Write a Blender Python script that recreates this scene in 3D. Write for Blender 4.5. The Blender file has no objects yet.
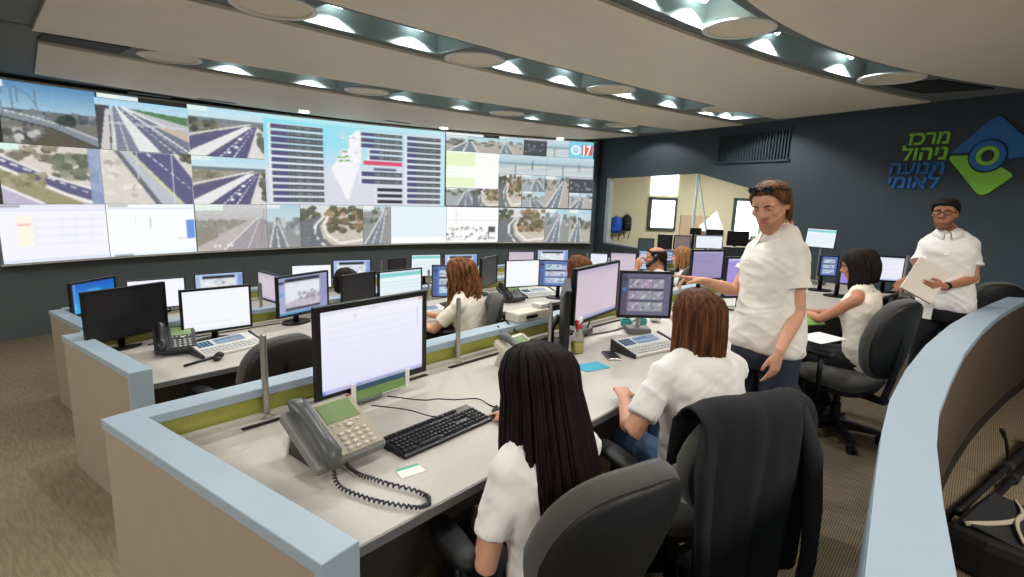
import bpy, math, random
import numpy as np
from mathutils import Vector, Matrix, noise
random.seed(7)
SC = bpy.context.scene
COL = SC.collection
R = math.radians

# ------------------------------------------------------------------ camera model (world: x along the desks, y towards the video wall)
F_PX, PITCH, ROLL, EYE, HEAD = 536.0, math.atan(100/536.0), R(2.1), 1.857, R(49.0)
def _w(v):
    return Vector((v[0]*math.cos(HEAD)+v[1]*math.sin(HEAD), -v[0]*math.sin(HEAD)+v[1]*math.cos(HEAD), v[2]))
CFWD = _w((0, math.cos(PITCH), -math.sin(PITCH)))
_r0 = _w((1, 0, 0)); _u0 = _w((0, math.sin(PITCH), math.cos(PITCH)))
CRIGHT = math.cos(ROLL)*_r0 + math.sin(ROLL)*_u0
CUP = -math.sin(ROLL)*_r0 + math.cos(ROLL)*_u0
CPOS = Vector((0, 0, EYE))
def ray(x, y): return CFWD + CRIGHT*((x-512)/F_PX) + CUP*((288.5-y)/F_PX)
def at(x, y, z):                     # the point at height z seen in that direction
    v = ray(x, y); return CPOS + v*((z-EYE)/v.z)
def dep(x, y, d): return CPOS + ray(x, y)*d
cam_data = bpy.data.cameras.new('camera')
cam_data.sensor_fit = 'HORIZONTAL'; cam_data.sensor_width = 36.0; cam_data.lens = 36.0*F_PX/1024.0
cam_data.clip_start = 0.02
cam = bpy.data.objects.new('camera', cam_data); COL.objects.link(cam)
m3 = Matrix((CRIGHT, CUP, -CFWD)).transposed()
cam.matrix_world = Matrix.Translation(CPOS) @ m3.to_4x4()
SC.camera = cam
SC.view_settings.view_transform = 'Standard'; SC.view_settings.look = 'None'
SC.view_settings.gamma = 1.0; SC.view_settings.use_curve_mapping = False
SC.view_settings.exposure = 0.06
SC.cycles.use_denoising = True
SC.cycles.max_bounces = 8; SC.cycles.diffuse_bounces = 4

def lin(c):
    return tuple(((v/255.0)/12.92 if v/255.0 <= 0.04045 else ((v/255.0+0.055)/1.055)**2.4) for v in c)

# ------------------------------------------------------------------ materials
MATS = {}
def mat(name, rgb, rough=0.5, metal=0.0, emit=None, strength=0.0, trans=0.0, ior=1.45, vary=0.0, vscale=20.0, bump=0.0, bscale=200.0, spec=0.5, alpha=1.0, sheen=0.0):
    m = bpy.data.materials.new(name); m.use_nodes = True
    nt = m.node_tree; b = nt.nodes['Principled BSDF']
    c = lin(rgb)
    b.inputs['Base Color'].default_value = (*c, 1); b.inputs['Roughness'].default_value = rough
    b.inputs['Metallic'].default_value = metal; b.inputs['IOR'].default_value = ior
    b.inputs['Specular IOR Level'].default_value = spec
    b.inputs['Transmission Weight'].default_value = trans; b.inputs['Alpha'].default_value = alpha
    if sheen: b.inputs['Sheen Weight'].default_value = sheen
    if emit: b.inputs['Emission Color'].default_value = (*lin(emit), 1); b.inputs['Emission Strength'].default_value = strength
    if vary or bump:
        tc = nt.nodes.new('ShaderNodeTexCoord')
    if vary:
        n = nt.nodes.new('ShaderNodeTexNoise'); n.inputs['Scale'].default_value = vscale; n.inputs['Detail'].default_value = 4
        nt.links.new(tc.outputs['Object'], n.inputs['Vector'])
        rp = nt.nodes.new('ShaderNodeValToRGB')
        rp.color_ramp.elements[0].position = 0.3; rp.color_ramp.elements[1].position = 0.7
        rp.color_ramp.elements[0].color = (*[v*(1-vary) for v in c], 1); rp.color_ramp.elements[1].color = (*[min(1, v*(1+vary)) for v in c], 1)
        nt.links.new(n.outputs['Fac'], rp.inputs['Fac']); nt.links.new(rp.outputs['Color'], b.inputs['Base Color'])
    if bump:
        n2 = nt.nodes.new('ShaderNodeTexNoise'); n2.inputs['Scale'].default_value = bscale; n2.inputs['Detail'].default_value = 3
        nt.links.new(tc.outputs['Object'], n2.inputs['Vector'])
        bp = nt.nodes.new('ShaderNodeBump'); bp.inputs['Strength'].default_value = bump; bp.inputs['Distance'].default_value = 0.01
        nt.links.new(n2.outputs['Fac'], bp.inputs['Height']); nt.links.new(bp.outputs['Normal'], b.inputs['Normal'])
    MATS[name] = m
    return m
M = MATS
mat('desk_laminate', (186, 180, 170), 0.45, vary=0.04, vscale=60)
mat('cap_blue', (156, 173, 186), 0.4, vary=0.02)
mat('panel_beige', (163, 147, 128), 0.6, vary=0.03, vscale=8)
mat('divider_green', (163, 163, 78), 0.65, vary=0.04, vscale=30, bump=0.15, bscale=500)
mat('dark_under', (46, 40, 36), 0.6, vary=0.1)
mat('black_plastic', (20, 20, 22), 0.35)
mat('black_matte', (16, 16, 17), 0.6)
mat('dark_plastic', (46, 47, 50), 0.4)
mat('grey_plastic', (104, 104, 102), 0.4)
mat('light_plastic', (205, 203, 196), 0.4)
mat('key_light', (188, 190, 186), 0.45)
mat('key_dark', (34, 34, 37), 0.45)
mat('silver', (186, 182, 174), 0.3, metal=0.9)
mat('chrome', (200, 200, 200), 0.15, metal=1.0)
mat('lcd_green', (126, 150, 104), 0.25)
mat('chair_fabric', (70, 68, 63), 0.9, vary=0.18, vscale=400, bump=0.35, bscale=700, sheen=0.2)
mat('chair_shell', (26, 25, 25), 0.5, bump=0.05, bscale=400)
mat('jacket', (24, 25, 28), 0.92, vary=0.15, vscale=300, bump=0.25, bscale=500)
mat('wall_dark', (92, 101, 102), 0.7, vary=0.03, vscale=3)
mat('wall_navy', (54, 65, 73), 0.7, vary=0.04, vscale=3)
mat('ceiling_grey', (112, 120, 122), 0.7, vary=0.03)
mat('ceiling_panel', (240, 228, 208), 0.55, vary=0.02, vscale=2)
mat('ceiling_dark', (72, 78, 80), 0.75)
mat('slot_dark', (34, 36, 37), 0.7)
mat('reflector', (150, 168, 168), 0.4)
mat('seam_grey', (120, 126, 128), 0.6)
mat('beige_plastic', (206, 198, 180), 0.4)
mat('diffuser_beige', (236, 222, 196), 0.5)
mat('white_paint', (232, 230, 224), 0.5)
mat('room_beige', (214, 200, 172), 0.7, vary=0.02)
mat('lamp', (255, 255, 255), 0.4, emit=(240, 252, 255), strength=10.0)
mat('daylight', (255, 255, 255), 0.5, emit=(250, 252, 255), strength=3.0)
mat('glass', (235, 245, 243), 0.03, trans=1.0, ior=1.02, spec=0.3)
mat('frame_dark', (70, 78, 82), 0.5)
mat('frame_glass', (222, 234, 232), 0.2)
mat('frame_light', (172, 182, 182), 0.4)
mat('logo_green', (128, 196, 62), 0.45)
mat('logo_blue', (36, 104, 170), 0.45)
mat('grille_dark', (46, 56, 63), 0.7)
mat('logo_dark', (20, 26, 30), 0.6)
mat('barrier_brown', (92, 77, 65), 0.6, vary=0.04, vscale=5)
mat('barrier_edge', (150, 168, 178), 0.4)
mat('skin', (206, 152, 122), 0.55, vary=0.05, vscale=25)
mat('skin_tan', (178, 122, 92), 0.55, vary=0.05, vscale=25)
mat('lips', (186, 116, 100), 0.5)
mat('stubble', (178, 126, 96), 0.7)
mat('stubble_dark', (128, 88, 66), 0.75)
mat('eye_white', (226, 222, 216), 0.3)
mat('iris', (46, 38, 32), 0.3)
mat('shirt_white', (236, 233, 228), 0.85, vary=0.015, bump=0.12, bscale=900)
mat('shirt_cream', (238, 230, 212), 0.85, vary=0.015, bump=0.12, bscale=900)
mat('shirt_warm', (232, 226, 214), 0.85, vary=0.015, bump=0.12, bscale=900)
mat('denim', (38, 44, 56), 0.9, vary=0.15, vscale=150, bump=0.2, bscale=600)
mat('denim_blue', (72, 96, 128), 0.9, vary=0.15, vscale=150, bump=0.2, bscale=600)
mat('trousers_dark', (24, 25, 30), 0.9, vary=0.1, vscale=100)
mat('shoe', (40, 36, 34), 0.5)
mat('shoe_light', (150, 140, 128), 0.6)
mat('paper', (236, 234, 226), 0.7)
mat('folder_cream', (222, 210, 196), 0.7)
mat('cyan_paper', (64, 168, 196), 0.6)
mat('teal_plastic', (52, 150, 146), 0.35)
mat('yellow_liquid', (222, 208, 44), 0.15)
mat('bottle_clear', (236, 240, 236), 0.1, trans=0.85, ior=1.1)
mat('red_plastic', (200, 38, 48), 0.35)
mat('white_plastic', (236, 234, 230), 0.35)
mat('green_print', (120, 160, 92), 0.6)
mat('blue_print', (54, 96, 128), 0.6)
mat('mint_print', (86, 176, 140), 0.6)
mat('pack_blue', (32, 84, 190), 0.7, bump=0.2, bscale=80)
mat('pack_black', (22, 22, 26), 0.7, bump=0.2, bscale=80)
mat('whiteboard', (240, 242, 244), 0.3)
mat('cork', (196, 168, 142), 0.8)
mat('phone_grey', (122, 122, 118), 0.38)
mat('handset_grey', (84, 88, 88), 0.35)
mat('phone_face', (176, 166, 146), 0.4)
mat('button_light', (214, 208, 196), 0.45)
mat('cable', (30, 29, 28), 0.5)
mat('teal_screen_case', (120, 122, 124), 0.4)
mat('glasses_frame', (24, 24, 26), 0.3)
mat('lens_dark', (14, 14, 16), 0.1)
mat('glasses_light', (214, 206, 190), 0.3)
mat('bag_tan', (176, 164, 142), 0.7)
mat('lens_clear', (236, 240, 240), 0.05, trans=1.0, ior=1.05)

def hair_mat(name, dark, light, scale=60.0):
    m = bpy.data.materials.new(name); m.use_nodes = True; nt = m.node_tree; b = nt.nodes['Principled BSDF']
    tc = nt.nodes.new('ShaderNodeTexCoord'); mp = nt.nodes.new('ShaderNodeMapping')
    mp.inputs['Scale'].default_value = (scale, scale, scale*0.12)
    n = nt.nodes.new('ShaderNodeTexNoise'); n.inputs['Scale'].default_value = 1.0; n.inputs['Detail'].default_value = 5
    rp = nt.nodes.new('ShaderNodeValToRGB'); rp.color_ramp.elements[0].position = 0.35; rp.color_ramp.elements[1].position = 0.68
    rp.color_ramp.elements[0].color = (*lin(dark), 1); rp.color_ramp.elements[1].color = (*lin(light), 1)
    nt.links.new(tc.outputs['Object'], mp.inputs['Vector']); nt.links.new(mp.outputs['Vector'], n.inputs['Vector'])
    nt.links.new(n.outputs['Fac'], rp.inputs['Fac']); nt.links.new(rp.outputs['Color'], b.inputs['Base Color'])
    b.inputs['Roughness'].default_value = 0.6; b.inputs['Specular IOR Level'].default_value = 0.14
    M[name] = m
hair_mat('hair_black', (14, 8, 8), (34, 20, 18))
hair_mat('hair_brown', (62, 36, 22), (116, 72, 44))
hair_mat('hair_ginger', (72, 45, 27), (120, 80, 50))
hair_mat('hair_auburn', (66, 38, 24), (142, 90, 54))
hair_mat('hair_dark', (20, 16, 14), (42, 34, 30))
hair_mat('hair_light', (110, 72, 44), (176, 128, 84))

def carpet():
    m = bpy.data.materials.new('carpet'); m.use_nodes = True; nt = m.node_tree; b = nt.nodes['Principled BSDF']
    tc = nt.nodes.new('ShaderNodeTexCoord')
    def mapped(sc, rot=0):
        mp = nt.nodes.new('ShaderNodeMapping'); mp.inputs['Scale'].default_value = sc; mp.inputs['Rotation'].default_value = (0, 0, rot)
        nt.links.new(tc.outputs['Object'], mp.inputs['Vector']); return mp
    w = nt.nodes.new('ShaderNodeTexWave'); w.inputs['Scale'].default_value = 26.0; w.inputs['Distortion'].default_value = 1.2; w.inputs['Detail'].default_value = 2; w.inputs['Detail Scale'].default_value = 3.0
    nt.links.new(mapped((1, 1, 1), R(90)).outputs['Vector'], w.inputs['Vector'])
    n = nt.nodes.new('ShaderNodeTexNoise'); n.inputs['Scale'].default_value = 1.0; n.inputs['Detail'].default_value = 4
    nt.links.new(mapped((60, 9, 40)).outputs['Vector'], n.inputs['Vector'])
    n3 = nt.nodes.new('ShaderNodeTexNoise'); n3.inputs['Scale'].default_value = 260.0
    nt.links.new(tc.outputs['Object'], n3.inputs['Vector'])
    mx = nt.nodes.new('ShaderNodeMath'); mx.operation = 'MULTIPLY_ADD'; mx.inputs[1].default_value = 0.45
    nt.links.new(w.outputs['Fac'], mx.inputs[0])
    m2 = nt.nodes.new('ShaderNodeMath'); m2.operation = 'MULTIPLY'; m2.inputs[1].default_value = 0.55
    nt.links.new(n.outputs['Fac'], m2.inputs[0]); nt.links.new(m2.outputs[0], mx.inputs[2])
    rp = nt.nodes.new('ShaderNodeValToRGB')
    rp.color_ramp.elements[0].position = 0.2; rp.color_ramp.elements[0].color = (*lin((100, 86, 68)), 1)
    rp.color_ramp.elements[1].position = 0.75; rp.color_ramp.elements[1].color = (*lin((158, 142, 118)), 1)
    nt.links.new(mx.outputs[0], rp.inputs['Fac']); nt.links.new(rp.outputs['Color'], b.inputs['Base Color'])
    b.inputs['Roughness'].default_value = 0.95; b.inputs['Specular IOR Level'].default_value = 0.1
    bp = nt.nodes.new('ShaderNodeBump'); bp.inputs['Strength'].default_value = 0.5; bp.inputs['Distance'].default_value = 0.01
    nt.links.new(n3.outputs['Fac'], bp.inputs['Height']); nt.links.new(bp.outputs['Normal'], b.inputs['Normal'])
    M['carpet'] = m
carpet()

def pic_mat(name, strength):
    m = bpy.data.materials.new(name); m.use_nodes = True; nt = m.node_tree; b = nt.nodes['Principled BSDF']
    a = nt.nodes.new('ShaderNodeAttribute'); a.attribute_name = 'pic'
    b.inputs['Base Color'].default_value = (0.01, 0.01, 0.012, 1); b.inputs['Roughness'].default_value = 0.35
    nt.links.new(a.outputs['Color'], b.inputs['Emission Color']); b.inputs['Emission Strength'].default_value = strength
    M[name] = m
pic_mat('wall_picture', 1.02)
pic_mat('monitor_picture', 0.95)

# ------------------------------------------------------------------ mesh collector
class MB:
    def __init__(s): s.v = []; s.f = []; s.mi = []
    def add(s, vs, fs, mi=0):
        o = len(s.v); s.v += [tuple(v) for v in vs]
        s.f += [tuple(i+o for i in f) for f in fs]; s.mi += [mi]*len(fs)
    def box(s, c, d, rot=0, mi=0, tilt=0, bev=0.0):
        hx, hy, hz = d[0]/2, d[1]/2, d[2]/2
        mt = Matrix.Translation(Vector(c)) @ Matrix.Rotation(rot, 4, 'Z') @ Matrix.Rotation(tilt, 4, 'X')
        if bev <= 0:
            p = [mt @ Vector((x*hx, y*hy, z*hz)) for x in (-1, 1) for y in (-1, 1) for z in (-1, 1)]
            s.add(p, [(0, 1, 3, 2), (4, 6, 7, 5), (0, 4, 5, 1), (2, 3, 7, 6), (0, 2, 6, 4), (1, 5, 7, 3)], mi)
        else:
            b = min(bev, hx*.95, hy*.95, hz*.95); k = b*0.3
            secs = []
            def ring(rx, ry, z):
                q = []
                for (sx, sy) in ((1, 1), (-1, 1), (-1, -1), (1, -1)):
                    a0 = {(1, 1): 0, (-1, 1): 90, (-1, -1): 180, (1, -1): 270}[(sx, sy)]
                    for t in (0, 30, 60, 90):
                        a = R(a0+t); q.append(mt @ Vector((sx*(rx-b)+b*math.cos(a)*rx/hx, sy*(ry-b)+b*math.sin(a)*ry/hy, z)))
                return q
            secs = [ring(hx-b, hy-b, -hz), ring(hx-k, hy-k, -hz+k), ring(hx, hy, -hz+b), ring(hx, hy, hz-b), ring(hx-k, hy-k, hz-k), ring(hx-b, hy-b, hz)]
            s.loft(secs, mi)
    def loft(s, rings, mi=0, cap0=True, cap1=True, closed=True):
        n = len(rings[0]); o = []
        vs = [p for r in rings for p in r]; fs = []
        for i in range(len(rings)-1):
            for j in range(n if closed else n-1):
                k = (j+1) % n
                fs.append((i*n+j, i*n+k, (i+1)*n+k, (i+1)*n+j))
        if cap0: fs.append(tuple(range(n-1, -1, -1)))
        if cap1: fs.append(tuple(range((len(rings)-1)*n, len(rings)*n)))
        s.add(vs, fs, mi)
    def tube(s, pts, rad, seg=10, mi=0, caps=True, flat=1.0, ref=None, round_ends=False):
        pts = [Vector(p) for p in pts]; n = len(pts)
        if not hasattr(rad, '__len__'): rad = [rad]*n
        rad = list(rad)
        if round_ends:
            d0 = (pts[0]-pts[1]).normalized(); d1 = (pts[-1]-pts[-2]).normalized(); r0, r1 = rad[0], rad[-1]
            pts = [pts[0]+d0*r0*0.98, pts[0]+d0*r0*0.7] + pts + [pts[-1]+d1*r1*0.7, pts[-1]+d1*r1*0.98]
            rad = [r0*0.15, r0*0.7] + rad + [r1*0.7, r1*0.15]; n = len(pts)
        rings = []; prev = Vector(ref) if ref is not None else None
        for i in range(n):
            t = (pts[min(i+1, n-1)]-pts[max(i-1, 0)]).normalized()
            if prev is None:
                prev = t.orthogonal().normalized()
            a = (prev - t*prev.dot(t))
            a = a.normalized() if a.length > 1e-6 else t.orthogonal().normalized()
            prev = a; b = t.cross(a)
            rings.append([pts[i] + (a*math.cos(2*math.pi*j/seg) + b*math.sin(2*math.pi*j/seg)*flat)*rad[i] for j in range(seg)])
        s.loft(rings, mi, caps, caps)
    def cyl(s, a, b, r0, r1=None, seg=16, mi=0): s.tube([a, b], [r0, r0 if r1 is None else r1], seg, mi)
    def sphere(s, c, r, seg=16, rings=10, mi=0, frame=None):
        if not hasattr(r, '__len__'): r = (r, r, r)
        c = Vector(c); X, Y, Z = frame or (Vector((1, 0, 0)), Vector((0, 1, 0)), Vector((0, 0, 1)))
        rr = []
        for i in range(rings+1):
            a = math.pi*(i/rings); a = min(max(a, .04), math.pi-.04)
            rr.append([c + X*(r[0]*math.sin(a)*math.cos(2*math.pi*j/seg)) + Y*(r[1]*math.sin(a)*math.sin(2*math.pi*j/seg)) - Z*(r[2]*math.cos(a)) for j in range(seg)])
        s.loft(rr, mi)
    def lathe(s, prof, c=(0, 0, 0), seg=24, mi=0, cap0=True, cap1=True):
        s.loft([[(c[0]+r*math.cos(2*math.pi*j/seg), c[1]+r*math.sin(2*math.pi*j/seg), c[2]+z) for j in range(seg)] for r, z in prof], mi, cap0, cap1)
    def prism(s, poly, z0, z1, mi=0):
        n = len(poly); vs = [(x, y, z0) for x, y in poly]+[(x, y, z1) for x, y in poly]
        a = sum(poly[i][0]*poly[(i+1) % n][1]-poly[(i+1) % n][0]*poly[i][1] for i in range(n))
        fs = [tuple(range(n-1, -1, -1)), tuple(range(n, 2*n))]+[(i, (i+1) % n, n+(i+1) % n, n+i) for i in range(n)]
        if a < 0: fs = [f[::-1] for f in fs]
        s.add(vs, fs, mi)
    def quad(s, a, b, c, d, mi=0): s.add([a, b, c, d], [(0, 1, 2, 3)], mi)
    def strip(s, xs, fy0, fy1, z0, z1, mi=0):    # a slab following two curves y0(x) < y1(x)
        rings = []
        for x in xs:
            a, b = fy0(x), fy1(x)
            rings.append([(x, a, z0), (x, b, z0), (x, b, z1), (x, a, z1)])
        s.loft(rings, mi)
    def build(s, name, mats, parent=None, smooth=False, bevel=0.0, loc=None, sub=0, angle=40):
        me = bpy.data.meshes.new(name); me.from_pydata([tuple(v) for v in s.v], [], s.f); me.validate(verbose=False)
        if not isinstance(mats, (list, tuple)): mats = [mats]
        for m in mats: me.materials.append(M[m] if isinstance(m, str) else m)
        if len(mats) > 1 and len(me.polygons) == len(s.mi):
            me.polygons.foreach_set('material_index', s.mi)
        if smooth:
            me.shade_smooth()
        o = bpy.data.objects.new(name, me); COL.objects.link(o)
        if parent is not None: o.parent = parent
        if loc is not None: o.location = loc
        if bevel:
            b = o.modifiers.new('b', 'BEVEL'); b.width = bevel; b.segments = 2; b.limit_method = 'ANGLE'; b.angle_limit = R(40)
        if smooth == 'auto':
            e = o.modifiers.new('e', 'EDGE_SPLIT'); e.split_angle = R(angle)
        return o

def empty(name, loc=(0, 0, 0), rz=0.0):
    o = bpy.data.objects.new(name, None); COL.objects.link(o); o.location = loc; o.rotation_euler = (0, 0, rz)
    o.empty_display_size = 0.1
    return o
def tag(o, label, cat, group=None, kind=None):
    if label: o['label'] = label
    if cat: o['category'] = cat
    if group: o['group'] = group
    if kind: o['kind'] = kind
    return o
def struct(o, label=None):
    o['kind'] = 'structure'
    if label: o['label'] = label
    return o
KIDS = {}
def copy_tree(o, parent=None):
    c = o.copy(); COL.objects.link(c)
    if parent is not None: c.parent = parent
    for ch in [k for k in o.children]: copy_tree(ch, c)
    return c
def bake(o):                          # apply the modifiers
    dg = bpy.context.evaluated_depsgraph_get()
    me = bpy.data.meshes.new_from_object(o.evaluated_get(dg), depsgraph=dg)
    old = o.data; o.modifiers.clear(); o.data = me
    return o
def remesh(o, vox, smooth_it=3, factor=0.5):
    r = o.modifiers.new('r', 'REMESH'); r.mode = 'VOXEL'; r.voxel_size = vox; r.use_smooth_shade = True
    if smooth_it:
        sm = o.modifiers.new('s', 'SMOOTH'); sm.factor = factor; sm.iterations = smooth_it
    bake(o); o.data.shade_smooth()
    return o

# the gentle bend of the desk rows
def bend(x): return -0.02*max(0.0, x-1.8)**2
# ================================================================== THE ROOM
T1, T2, T3 = 0.17, 0.0, -0.25         # floor levels of the three desk rows (they step down towards the video wall)
ZC = 2.97                             # ceiling
VCX, VCY, VR = 2.78, -3.65, 12.78     # the curved front wall
VZ0, VZ1 = 0.725, 2.90
RW = [(10.42, 6.70), (9.4, 3.95), (8.5, 2.17), (7.9, .96), (7.45, -.09), (6.6, -2.2), (5.2, -5.0)]

def vw_pt(s, z, out=0.0):
    th = s/VR; r = VR-out
    return Vector((VCX+r*math.sin(th), VCY+r*math.cos(th), z))
def vw_s(px, py):                     # arc length at which a ray meets the front wall
    v = ray(px, py); ox, oy = -VCX, -VCY
    a = v.x**2+v.y**2; b = 2*(ox*v.x+oy*v.y); c = ox*ox+oy*oy-VR*VR
    t = (-b+math.sqrt(b*b-4*a*c))/(2*a); p = CPOS+v*t
    return VR*math.atan2(p.x-VCX, p.y-VCY), p.z

# floor: three levels
b = MB()
prof = [(-5.2, T1), (2.28, T1), (2.28, T2), (4.36, T2), (4.36, T3), (9.6, T3), (9.6, -0.4), (-5.2, -0.4)]
rings = [[(x, y, z) for y, z in prof] for x in (-4.2, 0, 4, 8, 14.5)]
b.loft(rings)
struct(b.build('floor', 'carpet'))

# front wall (curved, charcoal)
b = MB()
ss = [-7.2+i*0.5 for i in range(31)]
ss = [s for s in ss if s < 8.15]+[8.2]
b.loft([[vw_pt(s, T3, -0.02), vw_pt(s, T3, -0.2), vw_pt(s, 3.3, -0.2), vw_pt(s, 3.3, -0.02)] for s in ss])
struct(b.build('wall_front', 'wall_dark'))
# left and back walls, out of the picture
b = MB(); b.box((-4.3, 2, 1.5), (0.2, 15, 3.6)); struct(b.build('wall_left', 'wall_dark'))
b = MB(); b.box((1.5, -5.2, 1.5), (12, 0.2, 3.6)); struct(b.build('wall_back', 'wall_dark'))

# right wall with the glazed opening
def wall_frame(p, q):
    p = Vector((*p, 0)); q = Vector((*q, 0)); d = (q-p).normalized(); n = Vector((d.y, -d.x, 0))   # n points into the room?
    if n.dot(Vector((2, 0, 0))-p) < 0: n = -n
    return p, d, n, (q-p).length
b = MB()
def wall_piece(p, d, n, poly, th=0.14):      # poly in (s, z)
    front = [p+d*s+Vector((0, 0, z)) for s, z in poly]; back = [v-n*th for v in front]
    k = len(poly); b.add(front+back, [tuple(range(k)), tuple(range(2*k-1, k-1, -1))]+[(i, k+i, k+(i+1) % k, (i+1) % k) for i in range(k)])
p0, d0, n0, L0 = wall_frame(RW[0], RW[1])
p1, d1, n1, L1 = wall_frame(RW[1], RW[2])
J0, S1, ZS = 0.42, 1.55, 0.75            # opening: from the left jamb on the first panel to S1 on the second
wall_piece(p0, d0, n0, [(0, -.3), (J0, -.3), (J0, 3.3), (0, 3.3)])
wall_piece(p0, d0, n0, [(J0, 2.15), (L0, 2.24), (L0, 3.3), (J0, 3.3)])
wall_piece(p0, d0, n0, [(J0, -.3), (L0, -.3), (L0, ZS), (J0, ZS)])
wall_piece(p1, d1, n1, [(0, 2.24), (S1, 1.93), (S1, 3.3), (0, 3.3)])
wall_piece(p1, d1, n1, [(0, -.3), (S1, -.3), (S1, ZS), (0, ZS)])
wall_piece(p1, d1, n1, [(S1, -.3), (L1, -.3), (L1, 3.3), (S1, 3.3)])
for i in range(2, len(RW)-1):
    p, d, n, L = wall_frame(RW[i], RW[i+1]); wall_piece(p, d, n, [(0, -.3), (L, -.3), (L, 3.3), (0, 3.3)])
struct(b.build('wall_right', 'wall_navy'))

# glazing of the opening: two panes, a light jamb, mullion
def P0(s, z, o=0.0): return p0+d0*s+n0*o+Vector((0, 0, z))
def P1(s, z, o=0.0): return p1+d1*s+n1*o+Vector((0, 0, z))
def bar(bm, a, c, w=0.05, dpt=0.08, n=None):
    a = Vector(a); c = Vector(c); t = (c-a).normalized(); sd = n.cross(t).normalized()
    r = lambda q: [q+sd*w/2+n*dpt/2, q-sd*w/2+n*dpt/2, q-sd*w/2-n*dpt/2, q+sd*w/2-n*dpt/2]
    bm.loft([r(a), r(c)])
win = empty('window_1'); struct(win)
f = MB()
bar(f, P0(J0+.05, ZS, -.05), P0(J0+.05, 2.15, -.05), 0.12, 0.1, n0)
bar(f, P0(J0, ZS, -.05), P0(L0, ZS, -.05), 0.06, 0.1, n0); bar(f, P1(0, ZS, -.05), P1(S1, ZS, -.05), 0.06, 0.1, n1)
bar(f, P1(S1-.03, ZS, -.05), P1(S1-.03, 1.94, -.05), 0.05, 0.1, n1)
f.build('window_frame', 'frame_light', win)
f = MB(); bar(f, P0(L0-.02, ZS, -.05), P0(L0-.02, 2.235, -.05), 0.02, 0.05, n0)
bar(f, P0(L0-.02, 2.235, -.05), P1(.5, ZS, -.05), 0.015, 0.03, n1)
f.build('window_mullion', 'frame_glass', win)
f = MB()
f.add([P0(J0+.1, ZS, -.05), P0(L0-.03, ZS, -.05), P0(L0-.03, 2.236, -.05), P0(J0+.1, 2.153, -.05)], [(0, 1, 2, 3)])
f.add([P0(J0+.1, ZS, -.058), P0(L0-.03, ZS, -.058), P0(L0-.03, 2.236, -.058), P0(J0+.1, 2.153, -.058)], [(3, 2, 1, 0)])
f.build('window_pane', 'glass', win)
f = MB()
f.add([P1(.0, ZS, -.05), P1(S1-.05, ZS, -.05), P1(S1-.05, 1.94, -.05), P1(0, 2.24, -.05)], [(0, 1, 2, 3)])
f.add([P1(.0, ZS, -.058), P1(S1-.05, ZS, -.058), P1(S1-.05, 1.94, -.058), P1(0, 2.24, -.058)], [(3, 2, 1, 0)])
f.build('window_pane', 'glass', win)

# the room behind the glass: a beige back wall square to the view, side walls, ceiling, floor
bd = Vector((CFWD.x, CFWD.y, 0)).normalized(); br = Vector((bd.y, -bd.x, 0))
def RM(u, v, z): return Vector((0, 0, 0))+br*u+bd*v+Vector((0, 0, z))   # u to the right, v away
def rm(px, py, v):                     # point on the plane at distance v
    r_ = ray(px, py); t = v/(r_.x*bd.x+r_.y*bd.y); p = CPOS+r_*t
    return p.x*br.x+p.y*br.y, p.z
VB = 13.6
b = MB()
uL = 1.75
for (a0, c0) in (((uL, VB), (10.2, VB)),):
    b.loft([[RM(a0[0], a0[1], -.3), RM(a0[0], a0[1]+.15, -.3), RM(a0[0], a0[1]+.15, 3.0), RM(a0[0], a0[1], 3.0)], [RM(c0[0], c0[1], -.3), RM(c0[0], c0[1]+.15, -.3), RM(c0[0], c0[1]+.15, 3.0), RM(c0[0], c0[1], 3.0)]])
struct(b.build('wall_side_room', 'room_beige'))
b = MB(); q = [RM(uL, VB, 0), RM(uL, 12.2, 0), RM(uL-.12, 12.2, 0), RM(uL-.12, VB+.1, 0)]
b.loft([[v+Vector((0, 0, -.3)) for v in q], [v+Vector((0, 0, 3.0)) for v in q]]); struct(b.build('wall_side_room_end', 'room_beige'))
b = MB(); q = [RM(uL, 12.2, 0), RM(uL, VB, 0), RM(10.2, VB, 0), RM(10.2, 6.2, 0), RM(6.3, 7.6, 0)]
q = [P0(.1, 0, -.2), RM(uL, 12.3, 0), RM(uL, VB, 0), RM(10.2, VB, 0), RM(9.2, 9.0, 0), P1(L1, 0, -.2), P1(0, 0, -.2)]
b.loft([[v+Vector((0, 0, 2.62)) for v in q], [v+Vector((0, 0, 2.7)) for v in q]]); struct(b.build('ceiling_side_room', 'white_paint'))
b = MB(); b.loft([[v+Vector((0, 0, -.3)) for v in q], [v+Vector((0, 0, -.2)) for v in q]]); struct(b.build('floor_side_room', 'carpet'))
b = MB(); b.loft([[RM(10.2, VB, -.3), RM(10.3, VB, -.3), RM(10.3, VB, 2.7), RM(10.2, VB, 2.7)], [RM(9.2, 9.0, -.3), RM(9.3, 8.95, -.3), RM(9.3, 8.95, 2.7), RM(9.2, 9.0, 2.7)]])
struct(b.build('wall_side_room_far', 'room_beige'))
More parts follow.
